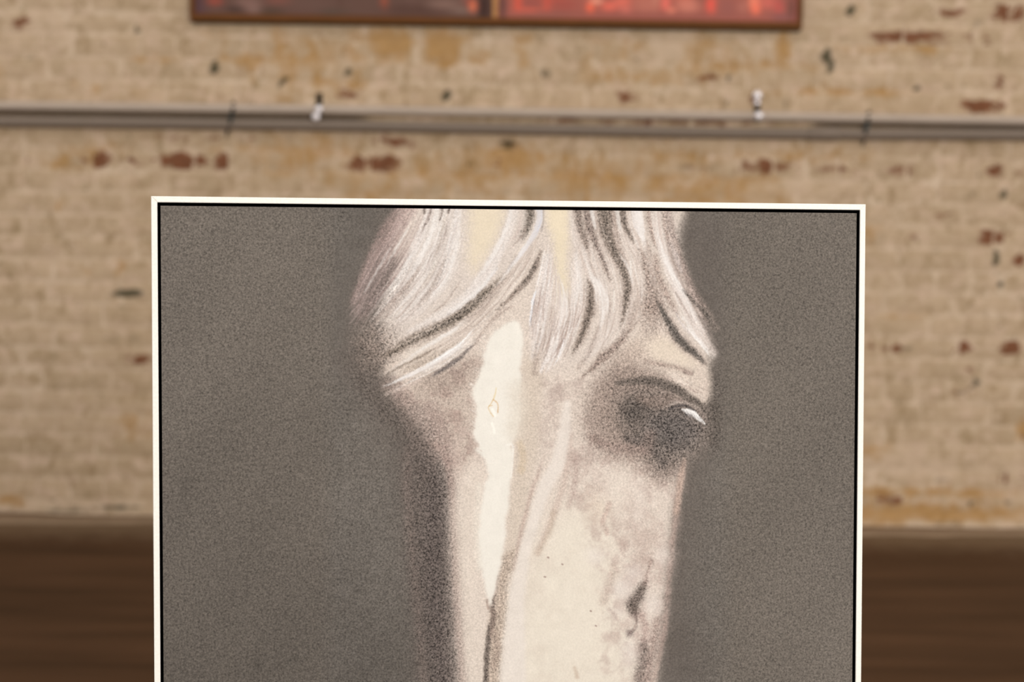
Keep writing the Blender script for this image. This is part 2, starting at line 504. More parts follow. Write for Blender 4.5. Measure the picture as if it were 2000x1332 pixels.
# ---------------------------------------------------------------- floor and foot of the wall
bm = bmesh.new(); bm_box(bm, (-WALL_W, -3.0, -0.12), (WALL_W, WALL_Y + 0.24, 0.0))
struct(bm_obj('floor', bm, MAT_FLOOR), 'dark brown sealed floor running up to the brick wall')
# dusty cement fillet along the foot of the wall, uneven
n = 160; vs = []; fs = []
for i in range(n + 1):
    x = -WALL_W + 2 * WALL_W * i / n
    d = 0.10 + 0.03 * math.sin(x * 2.3) + rnd.uniform(-.012, .012); h = 0.010 + 0.004 * math.sin(x * 3.1 + 1) + rnd.uniform(-.002, .002)
    vs += [(x, WALL_Y - d, 0.0005), (x, WALL_Y - d * 0.55, h * 0.55), (x, WALL_Y - 0.006, h), (x, WALL_Y - 0.006, -0.02), (x, WALL_Y - d, -0.02)]
for i in range(n):
    for k in range(5):
        a = i * 5 + k; b = i * 5 + (k + 1) % 5
        fs.append((a, b, b + 5, a + 5))
fs += [(0, 1, 2, 3, 4)[::-1], tuple(n * 5 + k for k in range(5))]
struct(mesh_obj('trim_1', vs, fs, MAT_CEMENT, None, True), 'dusty cement fillet along the foot of the brick wall')

# ---------------------------------------------------------------- conduits on the wall


def pipe_run(name, pts_px, rad, mat, label, off, coup):
    ys = WALL_Y - off
    pts = [wall_at(px, py, ys) for px, py in pts_px]
    d0 = np.array([-1.0, 0, 0]); d1 = np.array([1.0, 0, 0])
    pts = [pts[0] + d0 * 3.2] + pts + [pts[-1] + d1 * 3.2]
    P = []
    for a, b in zip(pts, pts[1:]):
        for k in range(6): P.append(a + (b - a) * k / 6)
    P.append(pts[-1])
    o0 = Vector(pts[len(pts) // 2])
    e = empty(name, o0, label, 'pipe', 'conduits along the brick wall')
    bm = bmesh.new(); tube(bm, [Vector(p) - o0 for p in P], rad, 20)
    bm_obj('pipe', bm, mat, e, True)
    for cx in coup:
        c = wall_at(cx, np.interp(cx, [p[0] for p in pts_px], [p[1] for p in pts_px]), ys)
        bm = bmesh.new(); s = 0.0143
        tube(bm, [Vector(c + np.array([x, 0, -x * 0.0])) - o0 for x in (-.05, -.047, .047, .05)], [rad + .0008, rad + .003, rad + .003, rad + .0008], 20)
        bm_obj('coupling', bm, mat, e, True)
    return pts


UPPER = [(0, 206), (300, 210), (620, 214), (1000, 220), (1480, 227), (2000, 236)]
LOWER = [(0, 237), (300, 240), (620, 244), (1000, 251), (1400, 259), (1690, 262), (2000, 263)]
pipe_run('upper_conduit', UPPER, 0.0142, MAT_PIPE_A, 'pale grey upper conduit of the pair running along the brick wall', 0.026, [])
pipe_run('lower_conduit', LOWER, 0.0165, MAT_PIPE_B, 'darker grey lower conduit of the pair running along the brick wall', 0.026, [1610])


def cable(pts_px, label, ends):
    pts = [Vector(wall_at(a, b, WALL_Y - 0.012)) for a, b in pts_px]
    o0 = pts[0].copy()
    bm = bmesh.new(); tube(bm, [p - o0 for p in pts], [0.002] + [0.0053] * (len(pts) - 2) + [0.002], 12)
    o = bm_obj('cable', bm, MAT_CABLE, None, True); o.location = o0
    tag(o, label, 'cable', 'dark cables between the conduits')


def gap_line(xs): return [(x, 220.4 + 0.0142 * x) for x in xs]


cable(gap_line((-700, -300, 60, 200, 320, 450, 560, 640, 690, 720)), 'dark brown cable between the conduits, running under the dark half of the red picture', 1)
cable(gap_line((1590, 1630, 1700, 1800, 1900, 2000, 2300, 2700)), 'dark brown cable between the conduits, beyond the bright end of the red picture', 1)


def pipe_strap(px, label, tab_up):
    py = np.interp(px, [p[0] for p in UPPER], [p[1] for p in UPPER])
    c = wall_at(px, py, WALL_Y - 0.026)
    e = empty('pipe_strap', c, label, 'clip', 'conduit clips on the wall')
    # saddle wraps over the pipe, foot plate runs up the wall
    prof = []
    R = 0.0152
    for k in range(13):
        a = math.radians(-100 + 200 * k / 12)
        prof.append((-R * math.cos(a), R * math.sin(a)))
    prof = [(0.0235, -0.018), (0.012, -0.0165)] + prof + [(0.021, 0.016), (0.0225, 0.019), (0.0225, 0.050)]
    bm = bmesh.new(); th = 0.0022
    A = [[bm.verts.new((x, y, z)) for y, z in prof] for x in (-0.009, 0.009)]
    for i in range(len(prof) - 1):
        bm.faces.new((A[0][i], A[1][i], A[1][i + 1], A[0][i + 1]))
    bmesh.ops.solidify(bm, geom=bm.faces[:], thickness=th)
    bm_obj('saddle', bm, MAT_STRAP, e, False)

    def screw(dx, y, z, r):
        bm = bmesh.new()
        bmesh.ops.create_uvsphere(bm, u_segments=18, v_segments=10, radius=r)
        for v in bm.verts:
            v.co = Vector((v.co.x + dx, y + v.co.y * 0.7, v.co.z + z))
        bm_obj('screw', bm, MAT_ZINC, e, True)
    return e, screw


e, screw = pipe_strap(622, 'zinc conduit clip with a dark tab, under the dark half of the red picture', True)
screw(0.003, -0.021, 0.001, 0.0125); screw(-0.0055, -0.021, -0.022, 0.0125)
e, screw = pipe_strap(1480, 'zinc conduit clip with shiny screw heads, under the bright half of the red picture', True)
screw(-0.001, 0.014, 0.063, 0.0145); screw(-0.001, 0.016, 0.041, 0.0095); screw(0.001, -0.021, 0.001, 0.0135)


def cable_tie(pts_px, label):
    e0 = wall_at(*pts_px[len(pts_px) // 2], WALL_Y - 0.044)
    bm = bmesh.new()
    pts = [Vector(wall_at(a, b, WALL_Y - y)) - Vector(e0) for (a, b), y in zip(pts_px, (0.004, 0.030, 0.0435, 0.036, 0.0445, 0.030, 0.0035))]
    A = []
    for p in pts:
        A.append([bm.verts.new(p + Vector((s * 0.005, 0, 0))) for s in (-1, 1)])
    for a, b in zip(A, A[1:]): bm.faces.new((a[0], a[1], b[1], b[0]))
    bmesh.ops.solidify(bm, geom=bm.faces[:], thickness=0.002)
    e = empty('cable_tie', e0, label, 'cable tie', 'black ties round the conduits')
    bm_obj('strap', bm, MAT_NYLON, e)
    bm = bmesh.new(); bm_box(bm, (-.008, -.007, -.008), (.008, .002, .006), .0015)
    o = bm_obj('tie_head', bm, MAT_NYLON, e); o.location = pts[3]
    bm = bmesh.new(); tube(bm, [pts[5], pts[6] + Vector((-.002, -.004, -.004)), pts[6] + Vector((-.003, -.004, -.016))], [.003, .0028, .0022], 8)
    bm_obj('tail', bm, MAT_NYLON, e, True)


cable_tie([(457, 197), (456, 203), (455, 212), (452, 227), (449, 241), (446, 251), (445, 258)], 'black tie round both conduits below the dark corner of the red picture')
cable_tie([(1698, 216), (1697, 222), (1696, 231), (1693, 246), (1690, 261), (1688, 272), (1687, 277)], 'black tie round both conduits beyond the bright red end of the picture')

# ---------------------------------------------------------------- red framed picture on the wall
FD = 0.035
pic0 = wall_at(970, 46, WALL_Y - FD)
bl = wall_at(371, 40, WALL_Y - FD); br = wall_at(1567, 56, WALL_Y - FD)
PW0, PW1 = bl[0] - pic0[0], br[0] - pic0[0]
PH = 0.95
pic = empty('framed_picture', (pic0[0], WALL_Y, (bl[2] + br[2]) / 2), 'wood framed picture, dark mauve left and red right, high on the brick wall', 'picture')
rw = 0.0135; rb = 0.021


def rail(bm_, pts, y0, y1):
    vs = [bm_.verts.new((x, y, z)) for y in (y0, y1) for x, z in pts]
    n = len(pts)
    bm_.faces.new(vs[:n]); bm_.faces.new(vs[n:][::-1])
    for k in range(n):
        bm_.faces.new((vs[k], vs[n + k], vs[n + (k + 1) % n], vs[(k + 1) % n]))


for pts in ([(PW0, 0), (PW1, 0), (PW1 - rw, rb), (PW0 + rw, rb)], [(PW1, 0), (PW1, PH), (PW1 - rw, PH - rw), (PW1 - rw, rb)],
            [(PW1, PH), (PW0, PH), (PW0 + rw, PH - rw), (PW1 - rw, PH - rw)], [(PW0, PH), (PW0, 0), (PW0 + rw, rb), (PW0 + rw, PH - rw)]):
    bm = bmesh.new(); rail(bm, pts, -FD, -0.003); bmesh.ops.recalc_face_normals(bm, faces=bm.faces[:])
    bm_obj('frame_rail', bm, MAT_WOOD, pic)
dx = wall_at(967, 20, WALL_Y - FD)[0] - pic0[0]
bm = bmesh.new(); bm_box(bm, (dx - .0085, -FD + .001, rw), (dx + .0085, -.006, PH - rw), .001); bm_obj('divider', bm, MAT_WOOD2, pic)
bm = bmesh.new(); bm_box(bm, (PW0 + .004, -FD + .008, -.007), (PW1 - .004, -.004, .0), .001); bm_obj('bottom_shade_strip', bm, MAT_SHADE, pic)  # dark strip stands in for the shadow line below the frame

# pigment of the two halves: (x, z, rx, rz, colour, strength) in picture pixels
PAINT_L = [(385, 20, 18, 60, (92, 64, 70), .8), (420, 2, 16, 9, (158, 78, 64), .95), (485, 8, 26, 14, (138, 104, 94), .9), (498, 20, 14, 10, (140, 108, 98), .7), (460, 18, 20, 8, (70, 52, 44), .8),
           (545, 0, 26, 10, (140, 84, 72), .7), (530, 22, 26, 8, (78, 62, 48), .7), (655, 24, 30, 9, (84, 72, 60), .7), (752, 4, 7, 16, (158, 84, 60), .9), (745, 4, 4, 8, (168, 80, 60), .6),
           (700, 20, 60, 20, (104, 76, 64), .4), (810, 20, 60, 14, (86, 58, 48), .8), (868, 8, 34, 10, (138, 106, 94), .85), (900, 20, 20, 6, (140, 112, 100), .7), (915, 2, 12, 9, (150, 66, 52), .8), (924, 12, 8, 12, (226, 118, 84), .95),
           (945, 15, 11, 40, (56, 32, 26), 1.0), (600, 6, 50, 12, (112, 84, 74), .5)]
PAINT_R = [(982, 12, 8, 40, (92, 66, 62), .9), (1012, 4, 8, 18, (226, 92, 70), 1.), (1030, 20, 26, 5, (220, 100, 80), .9), (1040, 5, 20, 10, (164, 84, 74), .9), (1069, 8, 9, 16, (214, 92, 74), .9), (1085, 0, 30, 4, (206, 80, 64), .7), (1100, 10, 28, 12, (170, 84, 72), .9),
           (1153, 14, 8, 12, (255, 112, 80), 1.), (1165, 2, 12, 6, (250, 168, 140), 1.), (1190, 12, 16, 10, (240, 112, 92), .9), (1215, 4, 18, 10, (240, 118, 98), .9), (1222, 20, 12, 7, (226, 120, 104), .8), (1260, 8, 24, 18, (196, 116, 98), .9),
           (1300, 6, 9, 14, (246, 118, 102), 1.), (1311, 21, 8, 6, (242, 138, 112), 1.), (1345, 10, 24, 14, (214, 132, 112), .9), (1388, 8, 9, 16, (252, 94, 76), 1.), (1390, 22, 6, 6, (236, 100, 80), .8), (1420, 14, 18, 20, (160, 92, 82), .9), (1450, 14, 10, 12, (186, 112, 96), .8),
           (1473, 4, 11, 14, (255, 138, 108), 1.), (1476, 18, 9, 11, (255, 124, 94), 1.), (1500, 5, 16, 12, (220, 108, 94), .9), (1522, 12, 10, 14, (206, 88, 80), .9), (1545, 14, 9, 30, (110, 66, 56), .9), (1525, 33, 20, 6, (134, 84, 84), .8), (1280, 30, 200, 5, (150, 86, 74), .7), (1060, 28, 70, 4, (136, 92, 80), .7)]


def panel(name, x0, x1, base, blobs, seed):
    r = random.Random(seed)
    gx = np.linspace(x0, x1, 90); gz = np.concatenate([np.linspace(0.006, 0.10, 34), np.linspace(0.115, PH - .006, 40)])
    X, Z = np.meshgrid(gx, gz); x = X.ravel(); z = Z.ravel()
    col = np.tile(lin(base), (len(x), 1))
    bl2 = []
    for (a, b, c, d, k, s) in blobs:
        p = wall_at(a, b, WALL_Y - .02); bl2.append((p[0] - pic.location.x, p[2] - pic.location.z, c / 640, d / 640, k, s))
    for q in range(46):
        k = r.choice([b[4] for b in blobs])
        bl2.append((r.uniform(x0, x1), r.uniform(0.13, PH), r.uniform(.01, .06), r.uniform(.03, .12), k, r.uniform(.5, .9)))
    for a, b, c, d, k, s in bl2:
        f = s * np.exp(-(((x - a) / c) ** 2 + ((z - b) / d) ** 2) ** 1.4)
        col += (lin(k) - col) * f[:, None]
    n1, n2 = len(gx), len(gz)
    V = np.stack([x, np.full(len(x), -0.022) + 0.0 * x, z], 1); I = np.arange(n1 * n2).reshape(n2, n1)
    F = np.stack([I[:-1, :-1], I[:-1, 1:], I[1:, 1:], I[1:, :-1]], -1).reshape(-1, 4)
    # back board of the panel
    k0 = len(V); bx = [(x0, -.022, gz[0]), (x1, -.022, gz[0]), (x1, -.022, gz[-1]), (x0, -.022, gz[-1]), (x0, -.005, gz[0]), (x1, -.005, gz[0]), (x1, -.005, gz[-1]), (x0, -.005, gz[-1])]
    V = np.concatenate([V, bx]); F = np.concatenate([F, np.array([(1, 0, 4, 5), (2, 1, 5, 6), (3, 2, 6, 7), (0, 3, 7, 4), (4, 7, 6, 5)]) + k0])
    me = fast_mesh(name, V, F); me.materials.append(MAT_PRINT)
    at = me.color_attributes.new('paint', 'FLOAT_COLOR', 'POINT')
    c4 = np.ones((len(V), 4), np.float32); c4[:k0, :3] = col * RED_GAIN; c4[k0:, :3] = 0.1
    at.data.foreach_set('color', c4.ravel())
    return link(bpy.data.objects.new(name, me), pic)


RED_GAIN = 1.0
o = panel('picture_panel', PW0 + .008, dx - .003, (104, 76, 66), PAINT_L, 1); o['label'] = 'dark mauve left half of the red picture'
o = panel('picture_panel', dx + .003, PW1 - .008, (170, 94, 80), PAINT_R, 2); o['label'] = 'bright red right half of the picture'

# ---------------------------------------------------------------- the horse painting
YAW, LEAN = math.radians(8.069), math.radians(4.353)
HV = np.array([math.cos(YAW), math.sin(YAW), 0]); BV = np.array([-math.sin(YAW), math.cos(YAW), 0])
UPV = np.array([0, 0, math.cos(LEAN)]) + BV * math.sin(LEAN)
NV = np.cross(HV, UPV)                       # from the painting's face towards the viewer
TOP = np.array([0.0042, 2.2762, CAM_H - 0.102])
HGT = TOP[2] / math.cos(LEAN)
BASE = TOP - UPV * HGT


def loc_uv(px, py):
    p = on_plane(px, py, TOP, NV) - BASE
    return p @ HV, p @ UPV


TL = loc_uv(295, 383); TR = loc_uv(1691, 399); L2 = loc_uv(301.5, 1332); R2 = loc_uv(1682, 1332)
BLc = tuple(np.array(TL) + (np.array(L2) - TL) * (TL[1] / (TL[1] - L2[1])))
BRc = tuple(np.array(TR) + (np.array(R2) - TR) * (TR[1] / (TR[1] - R2[1])))
horse = empty('framed_painting', BASE, 'large white framed painting of a pale horse head on dark grey, standing on the floor', 'painting')
ROT = Matrix((tuple(HV), tuple(-NV), tuple(UPV))).transposed()      # local x across, y into the painting, z up
horse.rotation_euler = ROT.to_euler()


def quad_pt(s, t_):
    """s across 0..1, t from bottom 0..1, on the (very slightly out of square) frame face"""
    a = np.array(BLc) * (1 - s) + np.array(BRc) * s; b = np.array(TL) * (1 - s) + np.array(TR) * s
    return a * (1 - t_) + b * t_


FWID = 0.0066; W_ = TR[0] - TL[0]; H_ = (TL[1] + TR[1]) / 2
fs_, ft_ = FWID / W_, FWID / H_
GAP = 0.0034; gs, gt = (FWID + GAP) / W_, (FWID + GAP) / H_
gtop = (FWID + 0.0036) / H_
OUT = [quad_pt(0, 0), quad_pt(1, 0), quad_pt(1, 1), quad_pt(0, 1)]
INN = [quad_pt(fs_, ft_), quad_pt(1 - fs_, ft_), quad_pt(1 - fs_, 1 - ft_), quad_pt(fs_, 1 - ft_)]
for k in range(4):
    a, b = k, (k + 1) % 4
    bm = bmesh.new(); rail(bm, [tuple(OUT[a]), tuple(OUT[b]), tuple(INN[b]), tuple(INN[a])], 0.0, 0.040)
    bmesh.ops.recalc_face_normals(bm, faces=bm.faces[:])
    es = [e for e in bm.edges if all(v.co.y < 0.001 for v in e.verts)]
    bmesh.ops.bevel(bm, geom=es, offset=0.0006, segments=1, affect='EDGES')
    bm_obj('frame_rail', bm, MAT_FRAME, horse)
bm = bmesh.new(); rail(bm, [tuple(p) for p in INN], 0.030, 0.038); bmesh.ops.recalc_face_normals(bm, faces=bm.faces[:])
bm_obj('backing_board', bm, MAT_BLACK, horse)
# rebate lining, black inside of the rails
for k in range(4):
    a, b = k, (k + 1) % 4
    c = np.mean(INN, 0); q = [np.array(INN[a]), np.array(INN[b])]; q2 = [p + (c - p) / np.linalg.norm(c - p) * 0.0007 for p in q]
    bm = bmesh.new(); rail(bm, [tuple(q[0]), tuple(q[1]), tuple(q2[1]), tuple(q2[0])], 0.0016, 0.030); bmesh.ops.recalc_face_normals(bm, faces=bm.faces[:])
    bm_obj('rebate_lining', bm, MAT_BLACK, horse)
# strut that keeps it standing
bm = bmesh.new(); bm_box(bm, (-0.02, 0, -0.02), (0.02, 0.018, 0.62), 0.002)
o = bm_obj('back_strut', bm, MAT_PINE, horse)
Mw = Matrix.Translation(Vector(BASE)) @ ROT.to_4x4()
p_top = Mw @ Vector((0, 0.041, 0.60)); foot = Vector((p_top.x - 0.04, p_top.y + 0.24, 0.021))
zax = (p_top - foot).normalized(); xax = Vector((math.cos(YAW), math.sin(YAW), 0)); xax = (xax - zax * xax.dot(zax)).normalized(); yax = zax.cross(xax)
R3 = Matrix((xax, yax, zax)).transposed().to_4x4()
o.matrix_parent_inverse = Matrix.Identity(4)
o.matrix_basis = Mw.inverted() @ Matrix.Translation(foot) @ R3

# ---- painter: pigment laid on a fine grid, in the coordinates of the picture face
X0, X1, Y0, Y1 = 620, 1440, 396, 1348
WR, HR = X1 - X0, Y1 - Y0
A = np.empty((HR, WR, 3)); G = np.full((HR, WR), 0.12)
yy, xx = np.mgrid[Y0:Y1, X0:X1].astype(float)
BGC = np.array((113.5, 105.5, 98.))


def noise2(h, w, cell, seed, amp=1.0):
    r = np.random.default_rng(seed)
    gh, gw = int(h / cell) + 3, int(w / cell) + 3
    g = r.standard_normal((gh, gw))
    y = np.arange(h) / cell; x = np.arange(w) / cell
    yi = y.astype(int); xi = x.astype(int); fy = y - yi; fx = x - xi
    fy = fy * fy * (3 - 2 * fy); fx = fx * fx * (3 - 2 * fx)
    r0 = g[yi][:, xi] * (1 - fx) + g[yi][:, xi + 1] * fx
    r1 = g[yi + 1][:, xi] * (1 - fx) + g[yi + 1][:, xi + 1] * fx
    return amp * (r0 * (1 - fy)[:, None] + r1 * fy[:, None])


def gblur(a, s):
    if s <= 0.2: return a
    n = int(math.ceil(s * 2.6)); k = np.exp(-0.5 * (np.arange(-n, n + 1) / s) ** 2); k /= k.sum()
    p = np.pad(a, ((n, n), (0, 0)), mode='edge'); out = np.zeros_like(a)
    for i in range(2 * n + 1): out += k[i] * p[i:i + a.shape[0]]
    p = np.pad(out, ((0, 0), (n, n)), mode='edge'); out2 = np.zeros_like(a)
    for i in range(2 * n + 1): out2 += k[i] * p[:, i:i + a.shape[1]]
    return out2


def cr(pts, n=14):
    P = np.array(pts, float)
    if len(P) == 2: return np.linspace(P[0], P[1], n)
    Q = np.vstack([2 * P[0] - P[1], P, 2 * P[-1] - P[-2]])
    out = []
    for i in range(1, len(Q) - 2):
        t_ = np.linspace(0, 1, n, endpoint=False)[:, None]
        a, b, c, d = Q[i - 1], Q[i], Q[i + 1], Q[i + 2]
        out.append(0.5 * ((2 * b) + (-a + c) * t_ + (2 * a - 5 * b + 4 * c - d) * t_ ** 2 + (-a + 3 * b - 3 * c + d) * t_ ** 3))
    return np.vstack(out + [P[-1:]])


GN = noise2(HR, WR, 2.0, 21) * 0.75 + noise2(HR, WR, 4.2, 22) * 0.45
STIP = 0.55; BRISTLE = 0.0
WARP = (noise2(HR, WR, 9, 1), noise2(HR, WR, 9, 2), noise2(HR, WR, 28, 3), noise2(HR, WR, 28, 4))


def lay(sl, m, col, grain=None):
    """blend a colour (and a grain level) into window sl with mask m, broken up like dry paint on weave"""
    e = 4 * m * (1 - m)
    m = np.clip(m + e * GN[sl] * 0.22 * STIP, 0, 1) * (1 - 0.10 * STIP * np.clip(GN[sl], 0, 2))
    A[sl] += (np.array(col, float) - A[sl]) * m[..., None]
    if grain is not None: G[sl] += (grain - G[sl]) * m


def window(x0, x1, y0, y1):
    a, b = max(0, int(y0 - Y0)), min(HR, int(y1 - Y0) + 1); c, d = max(0, int(x0 - X0)), min(WR, int(x1 - X0) + 1)
    return (slice(a, b), slice(c, d)) if a < b and c < d else None


def poly(pts, col, blur=4, alpha=1.0, grain=None, smooth=True, rough=0.0):
    P = cr(list(pts) + [pts[0]], 6) if smooth else np.array(list(pts) + [pts[0]], float)
    pad = blur * 3 + 4 + rough * 3
    sl = window(P[:, 0].min() - pad, P[:, 0].max() + pad, P[:, 1].min() - pad, P[:, 1].max() + pad)
    if sl is None: return
    px = xx[sl] + WARP[0][sl] * rough; py = yy[sl] + WARP[1][sl] * rough
    ins = np.zeros(px.shape, bool)
    for (ax, ay), (bx, by) in zip(P[:-1], P[1:]):
        if ay == by: continue
        c = ((ay > py) != (by > py)) & (px < (bx - ax) * (py - ay) / (by - ay) + ax)
        ins ^= c
    lay(sl, gblur(ins.astype(float), blur) * alpha, col, grain)


def stroke(pts, w, col, alpha=1.0, soft=2.0, grain=None, rough=0.6):
    P = cr(pts); n = len(P)
    ws = np.interp(np.linspace(0, 1, n), np.linspace(0, 1, len(w)), w) / 2 if hasattr(w, '__len__') else np.full(n, w / 2)
    pad = ws.max() + soft + 3
    sl = window(P[:, 0].min() - pad, P[:, 0].max() + pad, P[:, 1].min() - pad, P[:, 1].max() + pad)
    if sl is None: return
    px = xx[sl] + WARP[0][sl] * rough; py = yy[sl] + WARP[1][sl] * rough
    best = np.full(px.shape, -1e9); lat = np.zeros(px.shape); along = np.zeros(px.shape)
    for i in range(n - 1):
        a, b = P[i], P[i + 1]; d = b - a; L = d @ d + 1e-9
        t_ = np.clip(((px - a[0]) * d[0] + (py - a[1]) * d[1]) / L, 0, 1)
        dist = np.hypot(px - a[0] - t_ * d[0], py - a[1] - t_ * d[1])
        v = ws[i] + (ws[i + 1] - ws[i]) * t_ - dist; up = v > best
        best = np.where(up, v, best)
        lat = np.where(up, ((py - a[1]) * d[0] - (px - a[0]) * d[1]) / math.sqrt(L), lat); along = np.where(up, i + t_, along)
    m = np.clip((best + soft * .6) / soft, 0, 1); m = m * m * (3 - 2 * m)
    if hasattr(w, '__len__') and n > 20:
        al = along / (n - 1)
        if w[0] <= 2.5: m = m * np.clip(al / 0.22, 0, 1) ** 0.8
        if w[-1] <= 2.5: m = m * np.clip((1 - al) / 0.22, 0, 1) ** 0.8
    if BRISTLE and ws.max() > 1.4:
        ph = (P[0, 0] * 7.3 + P[0, 1] * 3.1) % 60
        b = np.sin(lat * 2.1 + ph + 0.05 * along) + np.sin(lat * 1.27 + 2.0 * ph - 0.07 * along) + np.sin(lat * 3.3 + ph * 3)
        m = m * (1 - BRISTLE * np.clip(0.33 + 0.33 * b, 0, 1))
    lay(sl, m * alpha, col, grain)


def bundle(guides, n, cols, width=(1.0, 2.4), alpha=0.8, jitter=3.0, span=(0.35, 1.0), seed=0, t0=(0.0, 0.6), grain=None):
    """hair: n strands spread between neighbouring guide curves"""
    r = np.random.default_rng(seed)
    m = 160
    GC = []
    for g in guides:
        c = cr(g, 30); s = np.r_[0, np.cumsum(np.hypot(*np.diff(c, axis=0).T))]
        q = np.linspace(0, s[-1], m); GC.append(np.stack([np.interp(q, s, c[:, 0]), np.interp(q, s, c[:, 1])], 1))
    GC = np.array(GC)
    sw = np.zeros(HR * WR); sc = np.zeros((3, HR * WR))
    for k in range(n):
        u = r.uniform(0, len(GC) - 1); i = min(int(u), len(GC) - 2); f = u - i
        c = GC[i] * (1 - f) + GC[i + 1] * f
        a = r.uniform(*t0); b = min(r.uniform(0.78, 1.0), a + r.uniform(*span)); a = min(a, b - 0.1)
        tt = np.linspace(a, b, int(260 * (b - a)) + 40) * (m - 1)
        ph = r.uniform(0, 6.28); dev = r.normal(0, jitter)
        cx = np.interp(tt, np.arange(m), c[:, 0]); cy = np.interp(tt, np.arange(m), c[:, 1])
        dx_ = np.gradient(cx); dy_ = np.gradient(cy); L = np.hypot(dx_, dy_) + 1e-9
        nxn, nyn = -dy_ / L, dx_ / L
        wob = dev * np.linspace(0.2, 1, len(cx)) + 1.2 * np.sin(np.linspace(0, 5, len(cx)) + ph)
        cx = cx + nxn * wob; cy = cy + nyn * wob
        wd = r.uniform(*width) * np.sin(np.pi * np.clip(np.linspace(0.06, 0.97, len(cx)), 0, 1)) ** 0.6
        col = np.array(cols[r.integers(len(cols))], float) + r.normal(0, 5)
        st = alpha * r.uniform(0.5, 1.0)
        for o_ in np.arange(-2.0, 2.01, 0.5):
            wt = np.clip(wd / 2 + 0.5 - abs(o_), 0, 1) * st * 0.55
            ix = np.round(cx + nxn * o_ - X0).astype(int); iy = np.round(cy + nyn * o_ - Y0).astype(int)
            ok = (ix >= 0) & (ix < WR) & (iy >= 0) & (iy < HR) & (wt > 0.01)
            id_ = iy[ok] * WR + ix[ok]
            np.add.at(sw, id_, wt[ok])
            for q in range(3): np.add.at(sc[q], id_, wt[ok] * col[q])
    cov = gblur(sw.reshape(HR, WR), 0.7)
    mk = 1 - np.exp(-cov * 1.2)
    cc = np.stack([gblur(s_.reshape(HR, WR), 0.7) for s_ in sc], -1) / (cov[..., None] + 1e-6)
    A[:] += (cc - A) * mk[..., None]
    if grain is not None: G[:] += (grain - G) * mk


def mottle(sl_pts, amp, cell, seed, col=(170, 140, 130)):
    """soft pigment blotches inside a polygon"""
    P = np.array(sl_pts, float); sl = window(P[:, 0].min() - 32, P[:, 0].max() + 32, P[:, 1].min() - 32, P[:, 1].max() + 32)
    h, w = A[sl].shape[:2]
    nz = noise2(h, w, cell, seed) + 0.6 * noise2(h, w, cell / 2.3, seed + 1) + 0.35 * noise2(h, w, cell / 5, seed + 2)
    px, py = xx[sl], yy[sl]; ins = np.zeros(px.shape, bool)
    for (ax, ay), (bx, by) in zip(P, np.roll(P, -1, 0)):
        if ay == by: continue
        ins ^= ((ay > py) != (by > py)) & (px < (bx - ax) * (py - ay) / (by - ay) + ax)
    m = gblur(ins.astype(float), 12) * np.clip(nz * 0.5 + 0.15, 0, 1) * amp
    lay(sl, m, col, None)


A[:] = BGC
A += (noise2(HR, WR, 120, 40, 2.0) + noise2(HR, WR, 40, 41, 1.2))[..., None]
# smooth halo of scumbled paint round the head
poly([(720, 430), (650, 560), (640, 700), (720, 800), (800, 1000), (820, 1200), (860, 1400), (1330, 1400), (1350, 1100), (1400, 860), (1460, 700), (1420, 560), (1380, 400), (760, 400)], (108, 98, 91), 26, .75, .05)
# --- flesh of the face
SKIN = (226, 210, 197)
poly([(800, 330), (765, 470), (752, 560), (748, 640), (756, 720), (778, 756), (800, 790), (826, 850), (850, 930), (862, 1060), (866, 1200), (884, 1420), (1256, 1420), (1280, 1320), (1294, 1220), (1302, 1150), (1308, 1080), (1317, 1010), (1326, 950), (1336, 895), (1372, 830), (1380, 770), (1381, 722), (1388, 690), (1352, 600), (1332, 530), (1318, 470), (1308, 330)], SKIN, 9, 1, .05, rough=1.5)
# pink bleed along the edges
stroke([(1334, 910), (1324, 975), (1316, 1040), (1309, 1100), (1303, 1170), (1296, 1240), (1276, 1330)], 8, (190, 160, 148), .5, 12, .08)
stroke([(785, 770), (812, 840), (846, 890)], 30, (186, 158, 148), .5, 22, .10)
# --- shadowed jaw at the left, coarse grain
poly([(812, 810), (838, 846), (862, 866), (876, 900), (882, 970), (886, 1060), (888, 1150), (894, 1240), (904, 1420), (832, 1420), (826, 1290), (812, 1160), (800, 1040), (796, 940), (802, 860)], (108, 96, 90), 20, .95, .24, rough=2)
poly([(846, 900), (870, 960), (864, 1060), (872, 1180), (882, 1420), (850, 1420), (842, 1240), (832, 1100), (836, 980)], (99, 88, 84), 12, .75, .28)
stroke([(798, 880), (794, 940), (800, 1040), (812, 1160), (828, 1340)], 10, (140, 120, 112), .35, 24, .18)
stroke([(850, 866), (876, 905), (885, 970), (890, 1060), (894, 1160), (900, 1260), (908, 1360)], 12, (176, 148, 138), .5, 16, .14)
poly([(690, 690), (736, 742), (790, 796), (826, 856), (806, 872), (740, 810), (690, 740)], (106, 95, 88), 16, .85, .2)
# --- left temple
poly([(752, 752), (830, 730), (905, 690), (940, 700), (922, 770), (930, 860), (905, 920), (882, 905), (846, 850), (800, 795)], (200, 181, 167), 13, .9, .08, rough=2)
mottle([(745, 740), (930, 690), (930, 900), (880, 930), (800, 800)], .65, 26, 50, (170, 144, 134))
stroke([(840, 796), (866, 850), (880, 900)], 26, (160, 136, 128), .5, 22, .16)
stroke([(760, 752), (810, 796), (846, 850)], 22, (150, 130, 122), .5, 22, .2)
poly([(800, 742), (880, 720), (930, 703), (915, 745), (850, 770)], (172, 152, 140), 12, .6, .12)
stroke([(905, 842), (890, 880), (900, 930), (912, 960)], 18, (208, 186, 174), .5, 12, .06)
